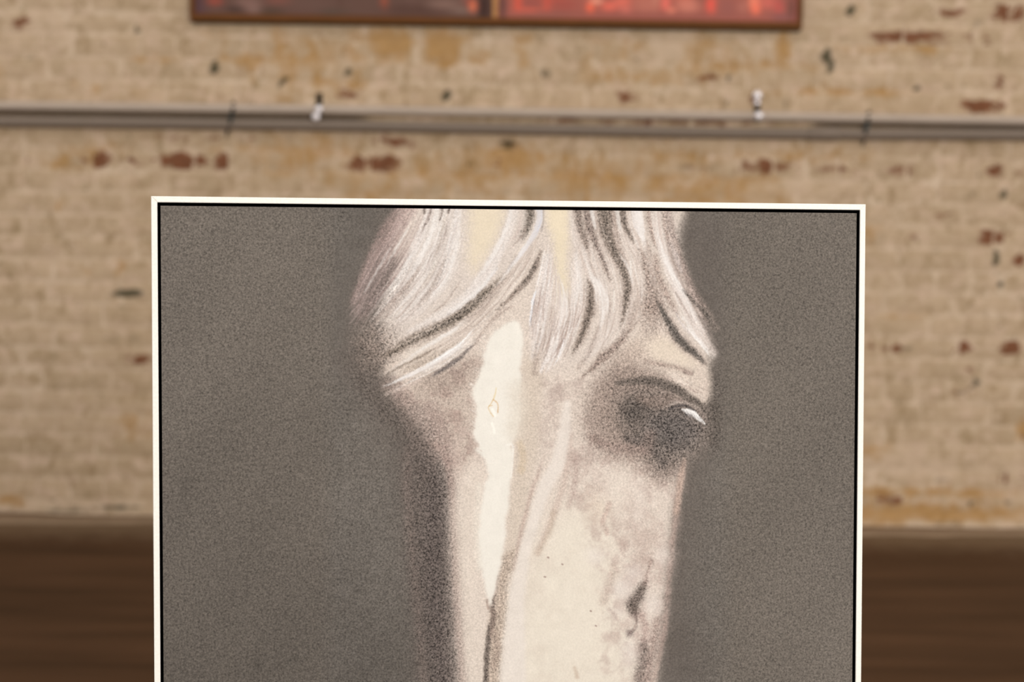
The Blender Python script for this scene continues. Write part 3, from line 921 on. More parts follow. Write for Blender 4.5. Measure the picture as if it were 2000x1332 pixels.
# --- below: light planes of the nose
poly([(884, 1000), (902, 930), (935, 900), (955, 980), (940, 1100), (940, 1400), (912, 1400), (900, 1200)], (229, 214, 200), 10, .85, .035)
poly([(1010, 1120), (1100, 985), (1180, 1000), (1215, 1080), (1200, 1170), (1232, 1260), (1236, 1420), (990, 1420)], (237, 226, 209), 26, .95, .012)
mottle([(1090, 880), (1335, 880), (1315, 1120), (1240, 1160), (1110, 980)], .5, 40, 60, (192, 168, 156))
mottle([(1090, 880), (1335, 880), (1300, 1300), (1180, 1160)], .38, 18, 61, (188, 162, 152))
mottle([(1020, 730), (1160, 720), (1170, 900), (1040, 920)], .7, 34, 70, (188, 166, 156))
mottle([(1180, 1080), (1305, 1080), (1290, 1340), (1170, 1340)], .5, 22, 80, (190, 164, 154))
mottle([(1000, 1080), (1180, 1060), (1180, 1340), (1000, 1340)], .15, 40, 90, (206, 184, 168))
poly([(1180, 930), (1220, 925), (1232, 960), (1216, 1000), (1190, 990)], (234, 220, 206), 10, .7, .03)
poly([(1236, 940), (1262, 950), (1256, 1010), (1236, 1030)], (236, 222, 210), 8, .6, .03)
poly([(1150, 960), (1178, 970), (1180, 1010), (1156, 1020)], (226, 206, 186), 12, .6)
stroke([(1190, 985), (1178, 1020), (1186, 1040)], 9, (190, 160, 148), .5, 9, .1)
# --- blaze and the grooves beside it
poly([(1018, 700), (1056, 700), (1052, 860), (1036, 960), (1016, 1060), (1000, 1090), (985, 1080), (996, 960), (1004, 860)], (216, 199, 182), 9, .9, .045)
stroke([(1066, 880), (1052, 925), (1038, 960), (1026, 1010), (1014, 1060), (1004, 1110)], (2, 5, 7, 7), (190, 164, 152), .6, 9, .07)
stroke([(1016, 866), (1022, 890), (1018, 920)], 12, (214, 192, 164), .6, 9)
stroke([(1108, 790), (1102, 850), (1092, 900), (1070, 940), (1050, 990), (1036, 1040), (1022, 1090), (1008, 1180), (1002, 1260), (998, 1400)], (10, 24, 28, 24, 22, 20, 20, 30, 46, 56), (236, 225, 215), .85, 13, .015)
stroke([(1116, 850), (1104, 930), (1087, 990), (1066, 1040), (1050, 1080)], (4, 8, 12, 10, 6), (206, 183, 170), .6, 12, .06)
stroke([(1124, 890), (1122, 950), (1110, 990)], 7, (182, 156, 146), .45, 12, .07)
stroke([(1082, 1000), (1072, 1040), (1050, 1080)], 8, (200, 178, 156), .4, 12, .05)
# crevice
poly([(1008, 1070), (1000, 1110), (990, 1150), (986, 1205), (981, 1250), (976, 1300), (970, 1420), (946, 1420), (950, 1300), (954, 1230), (962, 1180), (972, 1130), (985, 1085)], (190, 170, 153), 4.5, .9, .15, rough=1.5)
stroke([(967, 1160), (961, 1186), (964, 1200), (961, 1222), (956, 1250)], (3, 8, 9, 9, 4), (126, 108, 98), .75, 6, .2)
stroke([(955, 1222), (953, 1262), (950, 1296), (946, 1420)], (3, 9, 9, 8), (104, 92, 84), .8, 6, .24)
stroke([(972, 1125), (966, 1160)], 3, (160, 132, 120), .6, 5); stroke([(951, 1172), (953, 1188)], 4, (170, 145, 132), .7, 3)
stroke([(964, 1234), (970, 1262), (966, 1300)], 12, (170, 148, 134), .5, 10, .16)
# white blaze on top
poly([(1000, 626), (982, 634), (958, 658), (946, 690), (942, 715), (934, 738), (922, 762), (929, 785), (930, 806), (925, 826), (925, 852), (932, 870), (930, 884), (946, 894), (950, 912), (949, 935), (945, 960), (938, 1000), (934, 1050), (936, 1090), (946, 1140), (957, 1182), (963, 1164), (974, 1120), (983, 1070), (990, 1010), (995, 960), (998, 920), (1002, 886), (999, 866), (1008, 850), (1016, 800), (1016, 760), (1019, 700), (1021, 650), (1014, 630)], (243, 237, 226), 2.6, 1, .008, rough=1.8)
stroke([(936, 950), (930, 1040), (936, 1110)], 8, (236, 226, 212), .6, 14)
poly([(990, 760), (1018, 740), (1028, 800), (1010, 862), (990, 850), (996, 800)], (228, 216, 200), 9, .75, .02)
stroke([(988, 870), (1000, 868), (1002, 884), (998, 930)], 3, (250, 245, 236), .7, 3)
# ridge of thick paint on the blaze
stroke([(969, 758), (965, 778)], 1.6, (236, 208, 150), .7, 2)
stroke([(964, 780), (958, 790), (953, 796), (958, 806), (964, 814)], 1.3, (224, 184, 118), .75, 1.8)
stroke([(964, 780), (972, 790), (972, 806)], 1.6, (216, 166, 104), .7, 1.8); stroke([(954, 794), (962, 792)], 1.2, (222, 180, 120), .6, 1.6)
stroke([(962, 800), (967, 812)], 5, (254, 251, 242), .9, 3); stroke([(962, 826), (966, 846)], 4, (254, 251, 240), .8, 3)
# fine hairs along the blaze's left edge
r_ = np.random.default_rng(5)
for k in range(60):
    y = r_.uniform(660, 900); x = np.interp(y, [660, 700, 762, 806, 850, 900], [952, 940, 921, 928, 924, 946])
    stroke([(x - r_.uniform(3, 9), y - 4), (x + r_.uniform(0, 4), y + r_.uniform(-1, 3))], 1.2, (200, 178, 166) if k % 2 else (238, 228, 218), .5, 1.6)
# --- eye socket: tan half-tone first, darks inside it
poly([(1152, 752), (1205, 704), (1262, 712), (1310, 735), (1372, 782), (1388, 830), (1372, 870), (1338, 892), (1318, 925), (1296, 940), (1262, 910), (1200, 892), (1156, 868), (1140, 810)], (160, 140, 129), 16, .92, .16)
poly([(1205, 700), (1232, 712), (1262, 740), (1240, 770), (1190, 770), (1196, 730)], (140, 123, 113), 15, .42, .2)
poly([(1200, 800), (1228, 768), (1290, 765), (1350, 790), (1386, 822), (1370, 876), (1322, 910), (1290, 934), (1258, 880), (1220, 850)], (112, 101, 94), 15, .78, .28)
poly([(1212, 800), (1236, 780), (1262, 788), (1260, 812), (1232, 824)], (86, 78, 73), 11, .8, .28)
poly([(1276, 806), (1320, 798), (1362, 818), (1366, 850), (1330, 880), (1284, 870), (1262, 840)], (96, 89, 86), 13, .75, .3)
poly([(1288, 750), (1330, 764), (1376, 790), (1394, 900), (1412, 800), (1398, 710), (1390, 760), (1380, 782), (1330, 756)], (98, 89, 82), 7, .8, .22)
stroke([(1158, 856), (1190, 872), (1250, 876)], 16, (150, 126, 117), .5, 18, .2)
stroke([(1225, 855), (1270, 872), (1296, 905)], 14, (100, 90, 85), .6, 14, .28)
stroke([(1270, 850), (1262, 880)], 20, (152, 128, 118), .35, 16, .2)
stroke([(1250, 780), (1280, 790), (1300, 790)], 14, (150, 128, 116), .4, 12, .2)
# cheek edge below the eye
stroke([(1337, 898), (1329, 940), (1322, 1000)], (4, 10, 10), (200, 172, 156), .75, 10, .10)
# brow
poly([(1218, 668), (1262, 650), (1292, 648), (1318, 668), (1352, 694), (1374, 712), (1383, 742), (1380, 776), (1368, 780), (1342, 752), (1310, 728), (1262, 710), (1226, 700)], (218, 200, 185), 8, .95, .08, rough=2)
poly([(1270, 668), (1300, 662), (1345, 700), (1362, 718), (1320, 714), (1282, 694)], (232, 214, 194), 8, .85, .03)
poly([(1180, 690), (1230, 670), (1262, 690), (1250, 712), (1200, 716)], (186, 165, 152), 13, .7, .12)
stroke([(1262, 706), (1296, 712), (1330, 716), (1352, 728)], (5, 9, 9, 4), (158, 136, 126), .6, 11, .16)
poly([(1338, 722), (1352, 716), (1362, 726), (1350, 734)], (132, 114, 106), 4, .7, .16)
stroke([(1306, 730), (1336, 746), (1362, 768), (1374, 778)], (6, 14, 14, 6), (226, 208, 194), .9, 8, .06)
stroke([(1366, 726), (1378, 750), (1378, 772)], 9, (214, 190, 178), .6, 7, .06)
for k in range(34):
    q_ = r_.uniform(0, 1); x = 1300 + 66 * q_; y = 728 + 38 * q_ + r_.uniform(-9, 8)
    stroke([(x, y), (x + 13, y + 7 + r_.uniform(-2, 3))], 1.1, (240, 222, 208) if k % 3 else (140, 116, 108), .5, 1.6)
# bright bone of the brow over the dark fold of the lid
stroke([(1204, 748), (1262, 744), (1308, 754), (1344, 776), (1376, 798)], (5, 15, 16, 14, 10), (102, 92, 85), .8, 10, .24)
poly([(1296, 702), (1340, 708), (1376, 718), (1386, 745), (1383, 778), (1368, 778), (1342, 754), (1310, 734)], (220, 203, 189), 6, .85, .06, rough=2)
poly([(1262, 676), (1300, 664), (1346, 700), (1366, 718), (1330, 716), (1284, 700)], (230, 213, 194), 8, .8, .03)
stroke([(1290, 712), (1322, 718), (1352, 728)], (3, 7, 4), (168, 146, 135), .6, 8, .14)
stroke([(1336, 726), (1350, 731)], 5, (140, 120, 112), .6, 5, .16)
for k in range(30):
    q_ = r_.uniform(0, 1); x = 1304 + 62 * q_; y = 732 + 36 * q_ + r_.uniform(-12, 6)
    stroke([(x, y), (x + 12, y + 7 + r_.uniform(-2, 3))], 1.1, (240, 226, 214) if k % 3 else (156, 132, 124), .5, 1.8)
stroke([(1262, 778), (1296, 776), (1330, 780)], (4, 9, 4), (150, 130, 120), .5, 9, .2)
# lid and eye light
stroke([(1290, 800), (1312, 790), (1326, 786), (1342, 788), (1360, 794), (1374, 806)], (2, 4, 4, 3, 4, 2), (188, 172, 162), .75, 4.5, .1)
stroke([(1306, 800), (1330, 792), (1350, 798), (1362, 806)], (3, 4, 4, 2), (76, 70, 70), .7, 4, .15)
stroke([(1333, 801), (1345, 803), (1356, 809), (1366, 819), (1376, 829)], (3, 9, 9, 6, 2), (247, 243, 240), 1, 3.2, .02)
stroke([(1357, 803), (1366, 814), (1376, 828)], 1.4, (252, 250, 248), .9, 1.8); stroke([(1334, 802), (1345, 811), (1352, 815)], 2, (176, 170, 170), .6, 4)
for k in range(12):
    q_ = k / 11; x = 1334 + 36 * q_; y = 800 + 18 * q_ ** 1.4
    stroke([(x, y), (x + 6, y + 9)], 1.0, (226, 220, 218) if k % 2 else (110, 104, 104), .45, 1.6)
# --- nostril side: dark notch and highlights
poly([(1258, 1130), (1263, 1138), (1260, 1160), (1250, 1186), (1244, 1206), (1238, 1206), (1228, 1198), (1221, 1184), (1226, 1172), (1244, 1150)], (112, 98, 90), 4.2, .95, .24, rough=2.2)
stroke([(1272, 1096), (1264, 1118), (1258, 1140)], (6, 4, 5), (160, 136, 126), .6, 8, .16)
stroke([(1240, 1196), (1243, 1214), (1240, 1226), (1232, 1236)], (6, 4, 4, 5), (140, 120, 112), .7, 5, .18)
poly([(1224, 1230), (1234, 1230), (1234, 1242), (1226, 1244)], (124, 106, 102), 3, .8, .16)
stroke([(1252, 1200), (1262, 1226), (1258, 1250)], 10, (186, 158, 148), .5, 12, .14)
poly([(1250, 1250), (1264, 1252), (1270, 1276), (1262, 1306), (1254, 1340), (1244, 1420), (1240, 1330), (1246, 1300), (1250, 1270)], (120, 104, 97), 7, .9, .24, rough=2)
stroke([(1284, 1210), (1278, 1256), (1268, 1300), (1256, 1360)], (10, 14, 14, 16), (160, 136, 126), .6, 16, .16)
for x, y, a, b in ((1296, 1086, 12, 20), (1275, 1182, 15, 22), (1236, 1118, 20, 14), (1214, 1150, 26, 22), (1228, 1276, 12, 32), (1206, 1196, 18, 8), (1160, 1085, 20, 14)):
    poly([(x - a, y), (x, y - b), (x + a, y), (x, y + b)], (235, 223, 214), 9, .75, .02)
stroke([(1190, 1190), (1200, 1200), (1206, 1208)], 5, (196, 174, 164), .5, 8, .06)
stroke([(1208, 1214), (1196, 1250), (1180, 1280)], 6, (210, 190, 176), .4, 10)
stroke([(1200, 1108), (1192, 1140), (1178, 1176)], 12, (198, 176, 162), .5, 18, .07)
for x, y, q_ in ((1070, 1088, 2.2), (1098, 1102, 1.6), (1064, 1126, 1.6), (1154, 1193, 1.8), (1164, 1222, 1.8)):
    stroke([(x - 1, y), (x + 1, y + 1)], q_, (140, 105, 98), .85, 2)
stroke([(1122, 1304), (1128, 1322)], 5, (204, 178, 156), .5, 6)
# --- forelock: undertone
BRISTLE = 0.22; STIP = 1.0
poly([(830, 340), (812, 430), (786, 510), (748, 600), (740, 640), (762, 690), (860, 656), (960, 585), (1020, 525), (1062, 470), (1062, 340)], (220, 206, 196), 15, .9, .045)
poly([(1050, 340), (1052, 520), (1040, 640), (1062, 720), (1120, 720), (1200, 680), (1250, 620), (1300, 640), (1376, 694), (1388, 686), (1350, 590), (1324, 500), (1304, 340)], (220, 205, 194), 9, .9, .05)
# outer haze, left: thin strands over the dark ground
LG = [[(796, 396), (750, 470), (714, 540), (681, 604)], [(818, 396), (782, 470), (738, 535), (690, 622)], [(848, 396), (815, 470), (772, 545), (696, 650)],
      [(880, 396), (860, 470), (828, 545), (780, 600), (708, 670)], [(918, 396), (905, 480), (880, 545), (830, 602), (770, 648), (722, 688)]]
stroke([(790, 404), (752, 458), (718, 526), (690, 588)], (26, 26, 18, 8), (176, 148, 141), .6, 14, .1)
stroke([(806, 404), (770, 462), (740, 520)], (20, 20, 10), (196, 170, 163), .6, 14, .08)
bundle(LG[:3], 150, [(172, 146, 140), (190, 166, 159), (206, 188, 182), (160, 136, 130)], (.6, 1.5), .5, 4, seed=1, t0=(0, .5))
bundle(LG[:3], 60, [(108, 98, 92), (120, 106, 100), (134, 116, 110)], (.8, 1.8), .55, 5, seed=21, t0=(.35, .7), span=(.2, .5))
stroke([(770, 510), (742, 560), (712, 612)], (8, 18, 10), (122, 108, 102), .6, 16, .2)
stroke([(792, 520), (764, 570), (726, 630)], (4, 12, 8), (126, 111, 104), .55, 14, .2)
poly([(694, 650), (735, 640), (768, 668), (748, 722), (722, 726), (698, 700)], (138, 122, 112), 16, .6, .26)
bundle(LG[2:], 190, [(230, 220, 215), (222, 210, 203), (206, 190, 182), (236, 228, 222)], (.7, 2.0), .5, 5, seed=2, t0=(0, .5), span=(.25, .6))
stroke([(862, 410), (846, 480), (812, 556), (776, 600)], (20, 22, 16, 5), (232, 223, 217), .6, 12)
stroke([(842, 410), (815, 476), (780, 540)], (8, 12, 5), (228, 218, 213), .55, 9)
stroke([(892, 480), (870, 540), (826, 592), (792, 620)], (16, 24, 18, 6), (231, 220, 212), .6, 14)
# cream underpaint showing between locks
poly([(912, 340), (992, 340), (980, 440), (958, 484), (938, 516), (922, 536), (914, 490), (918, 440)], (237, 220, 192), 10, .95, .012)
stroke([(868, 430), (860, 470), (846, 520), (830, 552)], (4, 8, 7, 3), (184, 166, 150), .5, 9, .1)
stroke([(842, 402), (836, 428), (820, 456)], (5, 4, 1), (138, 120, 112), .75, 4, .12)
stroke([(828, 398), (829, 416)], 5, (118, 104, 96), .8, 4, .14); stroke([(864, 398), (862, 418), (857, 436)], (7, 5, 2), (130, 114, 104), .8, 4.5, .14); stroke([(877, 398), (876, 414)], 5, (124, 108, 100), .8, 4, .14)
stroke([(850, 560), (826, 590), (800, 612)], 6, (196, 176, 164), .5, 9, .08); stroke([(812, 520), (790, 556), (764, 592)], 5, (150, 130, 122), .5, 9, .16)
stroke([(790, 560), (764, 592), (736, 624)], 5, (190, 172, 162), .6, 6, .12)
stroke([(838, 404), (822, 444), (802, 486)], 4, (240, 233, 228), .6, 6); stroke([(856, 404), (845, 450), (822, 500)], 5, (240, 233, 228), .55, 7)
stroke([(894, 404), (882, 470), (866, 530), (845, 575)], (6, 9, 8, 4), (236, 230, 228), .6, 9)
stroke([(880, 512), (866, 545), (846, 570)], (1, 1.6, .8), (190, 160, 148), .6, 2.4)
bundle(LG[2:], 110, [(248, 243, 239), (244, 236, 230)], (.5, 1.0), .5, 4, seed=22, t0=(0, .6), span=(.12, .35))
bundle(LG[2:], 60, [(170, 150, 142), (184, 162, 152)], (.5, 1.1), .42, 4, seed=23, t0=(.1, .7), span=(.12, .3))
# right bound of the left lock: pale strands sweeping down left
RG = [[(994, 396), (982, 450), (950, 520), (905, 585), (845, 630), (775, 668)], [(1012, 396), (1004, 450), (975, 510), (930, 575), (870, 625), (790, 662)],
      [(1052, 430), (1020, 490), (985, 545), (940, 595), (880, 640), (800, 690)], [(1056, 470), (1030, 530), (990, 585), (930, 640), (860, 690), (770, 742)]]
stroke([(1004, 404), (992, 450), (960, 512), (915, 575), (850, 622), (800, 648)], (16, 18, 16, 16, 14, 8), (234, 225, 220), .65, 11)
stroke([(1040, 456), (1004, 516), (960, 572), (910, 618), (856, 656), (800, 690)], (10, 16, 18, 16, 14, 10), (229, 215, 202), .7, 10, .03)
stroke([(1050, 520), (1012, 566), (964, 612), (920, 650)], (8, 12, 10, 6), (214, 196, 184), .6, 10, .05)
bundle(RG[:2], 70, [(242, 235, 231), (234, 224, 218), (212, 195, 186)], (.6, 1.7), .55, 3, seed=5, t0=(0, .5), span=(.3, .6))
bundle(RG[2:], 110, [(236, 222, 208), (226, 210, 198), (204, 184, 172), (240, 230, 222)], (.6, 1.7), .55, 4, seed=6, t0=(0, .5), span=(.25, .5))
bundle(RG[2:], 40, [(164, 142, 130), (178, 156, 144)], (.6, 1.4), .5, 4, seed=66, t0=(0, .6), span=(.15, .4))
stroke([(972, 524), (934, 570), (893, 604), (852, 628)], (3, 6, 6, 2), (236, 231, 231), .75, 5)
# the big dark lock
stroke([(996, 520), (968, 556), (918, 602), (880, 629), (840, 649), (806, 665), (770, 686), (744, 700)], (1, 16, 26, 28, 28, 26, 20, 6), (182, 163, 150), .65, 13, .12)
stroke([(986, 530), (968, 554), (942, 578), (918, 600), (880, 627), (840, 647), (806, 663), (776, 682), (748, 696)], (1, 7, 13, 15, 16, 16, 14, 11, 3), (116, 103, 91), .9, 9, .24)
stroke([(972, 552), (942, 580), (914, 604), (874, 630), (836, 648), (800, 666)], (1, 4, 5, 5, 5, 3), (86, 77, 69), .55, 7, .28)
stroke([(1056, 490), (1046, 520), (1032, 544), (1012, 566), (984, 594), (950, 620)], (3, 11, 10, 8, 6, 2), (138, 121, 110), .8, 8, .2)
stroke([(1050, 508), (1040, 528), (1024, 550), (1006, 568)], (1, 4, 3, 1), (98, 88, 80), .65, 6, .22)
bundle([[(990, 520), (950, 566), (900, 606), (830, 642), (760, 680)], [(995, 540), (950, 590), (900, 628), (830, 662), (756, 704)]], 44, [(206, 190, 178), (190, 172, 160), (222, 208, 196)], (.5, 1.1), .4, 3, seed=31, span=(.15, .4), t0=(0, .8))
# strands under it
stroke([(935, 608), (912, 628), (880, 650), (840, 672), (800, 700), (766, 722), (738, 737)], (2, 3, 6, 7, 7, 5, 1), (232, 221, 212), .85, 5, .03)
stroke([(870, 672), (830, 692), (802, 706), (774, 720), (742, 740)], (1, 5, 4, 4, 2), (146, 130, 116), .8, 5, .16)
poly([(770, 700), (750, 718), (742, 734), (760, 726), (780, 704)], (220, 202, 188), 5, .7)
poly([(886, 676), (904, 666), (862, 700), (802, 726), (780, 724), (830, 698)], (184, 166, 150), 5, .65, .12)
stroke([(928, 640), (904, 668), (870, 694), (834, 716), (802, 732), (766, 748), (744, 756)], (2, 6, 9, 8, 6, 3, 1), (244, 240, 239), .95, 5, .015)
stroke([(926, 642), (900, 670), (866, 696), (830, 718)], (1, 2.4, 2.6, 1), (253, 252, 251), .9, 2)
stroke([(922, 654), (896, 682), (860, 706), (820, 726)], 1.2, (204, 194, 194), .5, 1.8); stroke([(880, 690), (840, 716), (800, 736), (760, 750)], 1.1, (210, 200, 198), .5, 1.6)
stroke([(934, 662), (904, 693), (880, 712), (854, 727), (836, 739)], (2, 6, 7, 5, 1), (108, 99, 97), .85, 6, .18)
stroke([(820, 742), (800, 752), (770, 764), (752, 770)], (5, 9, 6, 3), (218, 198, 187), .6, 8, .07)
bundle([[(960, 620), (900, 672), (830, 715), (742, 752)], [(950, 650), (890, 700), (830, 732), (760, 766)]], 40, [(246, 240, 236), (224, 212, 204)], (.5, 1.0), .5, 3, seed=32, t0=(0, .6), span=(.2, .5))
stroke([(1000, 598), (970, 618), (944, 646), (926, 674)], (3, 6, 6, 3), (176, 156, 145), .6, 9, .12)
# parting
poly([(1024, 396), (1043, 396), (1041, 430), (1032, 452), (1018, 470), (1021, 450), (1029, 425)], (116, 104, 94), 3.6, .92, .2)
stroke([(1052, 402), (1055, 425), (1046, 452), (1026, 484), (1004, 512), (976, 544)], (12, 11, 10, 8, 5, 2), (224, 220, 224), .9, 5, .01)
stroke([(1057, 402), (1058, 425), (1050, 450)], 3, (216, 216, 228), .7, 3); stroke([(1062, 398), (1061, 430), (1057, 450)], 2, (160, 148, 144), .7, 3.4)
stroke([(1020, 408), (1012, 450), (998, 474)], (2, 4, 2), (202, 182, 174), .6, 5); stroke([(1030, 440), (1014, 466), (998, 486)], (2, 4, 1), (176, 156, 146), .6, 5, .1)
poly([(1064, 340), (1110, 340), (1110, 450), (1105, 520), (1110, 560), (1104, 600), (1094, 590), (1087, 520), (1081, 470), (1068, 430)], (239, 222, 191), 7, .95, .012)
poly([(1088, 560), (1110, 560), (1114, 600), (1104, 640), (1090, 620)], (232, 217, 198), 9, .8, .012)
CG = [[(1064, 470), (1054, 530), (1040, 600), (1030, 690)], [(1076, 470), (1070, 540), (1056, 620), (1044, 720)], [(1086, 520), (1090, 580), (1076, 650), (1054, 726)], [(1104, 560), (1106, 620), (1086, 690), (1064, 736)],
      [(1124, 480), (1124, 560), (1112, 640), (1082, 724)], [(1134, 490), (1144, 570), (1128, 640), (1092, 722)]]
stroke([(1072, 500), (1064, 570), (1048, 640), (1040, 700)], (10, 20, 18, 6), (231, 221, 217), .6, 11)
stroke([(1108, 610), (1092, 660), (1072, 720)], (14, 18, 6), (230, 218, 211), .6, 10)
stroke([(1124, 500), (1126, 570), (1116, 640), (1094, 700)], (10, 12, 10, 4), (232, 220, 213), .6, 9)
bundle(CG[:4], 190, [(240, 232, 228), (230, 217, 210), (208, 188, 178), (244, 239, 237), (216, 198, 189)], (.6, 1.6), .5, 3, seed=7, t0=(0, .6), span=(.2, .5))
bundle(CG[3:], 140, [(238, 229, 224), (226, 213, 204), (206, 184, 172), (242, 236, 232)], (.6, 1.6), .5, 3, seed=8, t0=(0, .6), span=(.2, .5))
bundle(CG, 70, [(164, 140, 130), (180, 156, 146)], (.6, 1.2), .5, 3, seed=9, t0=(.35, .75), span=(.12, .3))
stroke([(1050, 560), (1040, 590), (1034, 640)], (2, 5, 2), (238, 239, 245), .9, 3); stroke([(1044, 584), (1039, 612), (1037, 636)], 1.4, (150, 142, 146), .65, 2)
stroke([(1064, 490), (1058, 520), (1050, 556)], 1.4, (246, 240, 236), .8, 2)
stroke([(1104, 655), (1094, 690), (1080, 718)], (1, 3, 1), (246, 242, 243), .9, 2.4); stroke([(1080, 660), (1068, 700), (1056, 726)], (3, 9, 4), (236, 227, 223), .75, 7)
# right part of the forelock
MG = [[(1112, 396), (1122, 460), (1140, 520), (1164, 570), (1170, 630), (1140, 700)], [(1150, 396), (1166, 470), (1184, 540), (1192, 600), (1178, 660), (1140, 726)], [(1196, 396), (1204, 460), (1226, 510), (1238, 570), (1230, 630), (1180, 690)],
      [(1244, 396), (1254, 470), (1276, 530), (1282, 580), (1262, 620)]]
stroke([(1116, 402), (1124, 460), (1146, 520), (1174, 566)], (10, 14, 18, 14), (230, 218, 211), .6, 12)
stroke([(1160, 540), (1178, 576), (1186, 620), (1172, 664), (1144, 700)], (14, 24, 24, 22, 8), (233, 221, 213), .7, 12, .02)
stroke([(1206, 470), (1234, 520), (1244, 570), (1238, 620)], (8, 14, 18, 12), (227, 212, 201), .65, 11)
bundle(MG, 210, [(238, 227, 220), (230, 215, 206), (212, 193, 182), (242, 235, 230), (220, 203, 192)], (.6, 1.8), .5, 4, seed=10, t0=(0, .6), span=(.2, .5))
bundle(MG, 70, [(172, 149, 138), (186, 164, 152)], (.5, 1.3), .45, 4, seed=12, t0=(0, .7), span=(.12, .35))
DK = [([(1127, 396), (1134, 440), (1142, 470), (1150, 492)], (11, 8, 5, 1), (118, 105, 96), .9),
      ([(1144, 396), (1150, 440), (1160, 468), (1172, 496), (1184, 530), (1196, 556)], (9, 8, 6, 4, 3, 1), (130, 113, 105), .85),
      ([(1180, 396), (1184, 446), (1194, 480), (1210, 510), (1221, 538), (1226, 562), (1222, 590), (1217, 620), (1209, 644)], (24, 18, 13, 10, 9, 9, 7, 4, 1), (128, 114, 103), .9),
      ([(1214, 396), (1219, 434), (1228, 456), (1240, 478)], (9, 6, 4, 1), (126, 112, 102), .88),
      ([(1240, 478), (1256, 500), (1261, 520), (1266, 546), (1271, 572), (1274, 600)], (2, 5, 6, 6, 10, 22), (164, 143, 132), .7),
      ([(1146, 540), (1153, 566), (1152, 606), (1144, 634), (1136, 656), (1126, 676), (1114, 697)], (1, 8, 10, 8, 7, 5, 1), (126, 111, 100), .9),
      ([(1252, 618), (1240, 634), (1228, 648), (1214, 666), (1194, 684), (1180, 696), (1160, 716), (1140, 734), (1126, 743)], (1, 1, 2, 5, 8, 9, 5, 2, 1), (146, 126, 116), .85),
      ([(1280, 500), (1286, 538), (1298, 566), (1311, 592), (1326, 620)], (3, 5, 5, 4, 2), (178, 155, 144), .65),
      ([(1276, 566), (1284, 588), (1300, 620), (1308, 634), (1320, 654), (1340, 677), (1358, 691), (1375, 708)], (2, 4, 8, 10, 11, 11, 8, 4), (98, 90, 84), .92),
      ([(1312, 546), (1328, 562), (1342, 574), (1358, 592), (1376, 610), (1398, 642)], (1, 4, 6, 8, 7, 3), (106, 97, 90), .8),
      ([(1290, 396), (1300, 450), (1312, 490)], (4, 4, 2), (186, 163, 151), .6), ([(1262, 396), (1272, 450), (1284, 490)], (3, 3, 1), (176, 153, 142), .6)]
poly([(1262, 560), (1280, 560), (1298, 620), (1284, 650), (1250, 640), (1256, 600)], (168, 148, 137), 12, .7, .18)
for p, w, c, a in DK: stroke(p, [q * 1.9 + 4 if q > 2.5 else q for q in w], (176, 156, 144), .6, 11, .1)
for p, w, c, a in DK: stroke(p, [q * 1.35 if q > 2.5 else q for q in w], c, a * .95, 7.0, .24)
STIP = 0.8
for p, w, c, a in DK[:1] + DK[2:4] + DK[5:6] + DK[8:9]: stroke(p, [q * .4 for q in w], [q * .74 for q in c], .5, 6, .26)
bundle(MG, 60, [(214, 198, 186), (196, 176, 164), (228, 214, 204)], (.5, 1.0), .4, 5, seed=41, t0=(0, .7), span=(.12, .3))
for p, w, c in (([(1154, 402), (1160, 436), (1163, 452)], (6, 5, 1), (232, 226, 221)), ([(1136, 402), (1139, 440), (1143, 462)], (2, 2, 1), (222, 208, 196)), ([(1203, 402), (1208, 436), (1215, 452)], (8, 7, 2), (229, 222, 216)),
                ([(1242, 402), (1248, 440), (1256, 466)], (22, 20, 6), (234, 226, 222)), ([(1150, 536), (1162, 560), (1166, 600)], (1, 3, 1), (247, 242, 238)), ([(1160, 535), (1170, 560), (1174, 590)], (1, 4, 1), (244, 238, 233)), ([(1231, 510), (1232, 536)], (2, 1), (245, 240, 233)),
                ([(1199, 570), (1199, 610)], (2, 1), (244, 237, 228)), ([(1246, 610), (1232, 640)], 1.4, (222, 204, 191))):
    stroke(p, w, c, .85, 4.5, .02)
# outer right locks
OG = [[(1268, 396), (1282, 480), (1312, 560), (1350, 640), (1390, 702)], [(1288, 396), (1302, 480), (1333, 560), (1366, 630), (1402, 692)], [(1306, 396), (1322, 480), (1347, 548), (1380, 620), (1414, 692)]]
stroke([(1302, 404), (1314, 460), (1334, 520), (1358, 572), (1378, 600)], (12, 12, 12, 9, 3), (158, 138, 129), .65, 12, .18)
stroke([(1282, 404), (1296, 476), (1322, 556), (1356, 630), (1394, 694)], (10, 14, 14, 14, 6), (229, 216, 208), .7, 10, .03)
stroke([(1340, 600), (1366, 640), (1400, 690)], (4, 10, 4), (214, 198, 190), .6, 9, .06)
bundle(OG[:2], 120, [(240, 231, 226), (230, 217, 208), (210, 188, 178), (246, 241, 238)], (.6, 1.6), .6, 3, seed=14, t0=(0, .6), span=(.2, .5))
bundle(OG[1:], 70, [(180, 157, 148), (200, 178, 168), (156, 136, 127), (222, 208, 201)], (.6, 1.5), .5, 4, seed=15, t0=(.0, .65), span=(.15, .4))
stroke([(1306, 472), (1318, 500), (1330, 530)], (3, 9, 3), (204, 193, 191), .6, 9)
stroke([(1296, 504), (1316, 538), (1344, 576)], (1, 2, 1), (246, 240, 235), .8, 2.6); stroke([(1332, 630), (1360, 662), (1392, 702)], (1, 3.4, 2), (250, 244, 241), .95, 2.8); stroke([(1344, 640), (1370, 668), (1392, 690)], (1, 2, 1), (244, 235, 231), .8, 2.4)
stroke([(1316, 602), (1334, 636), (1352, 660)], (1, 2, 1), (212, 203, 205), .6, 3)
stroke([(1326, 560), (1344, 577), (1366, 602), (1386, 628)], (1, 4, 5, 2), (102, 93, 86), .6, 6, .18)
stroke([(1372, 622), (1388, 648), (1406, 678)], (3, 6, 3), (106, 97, 90), .55, 9, .14)
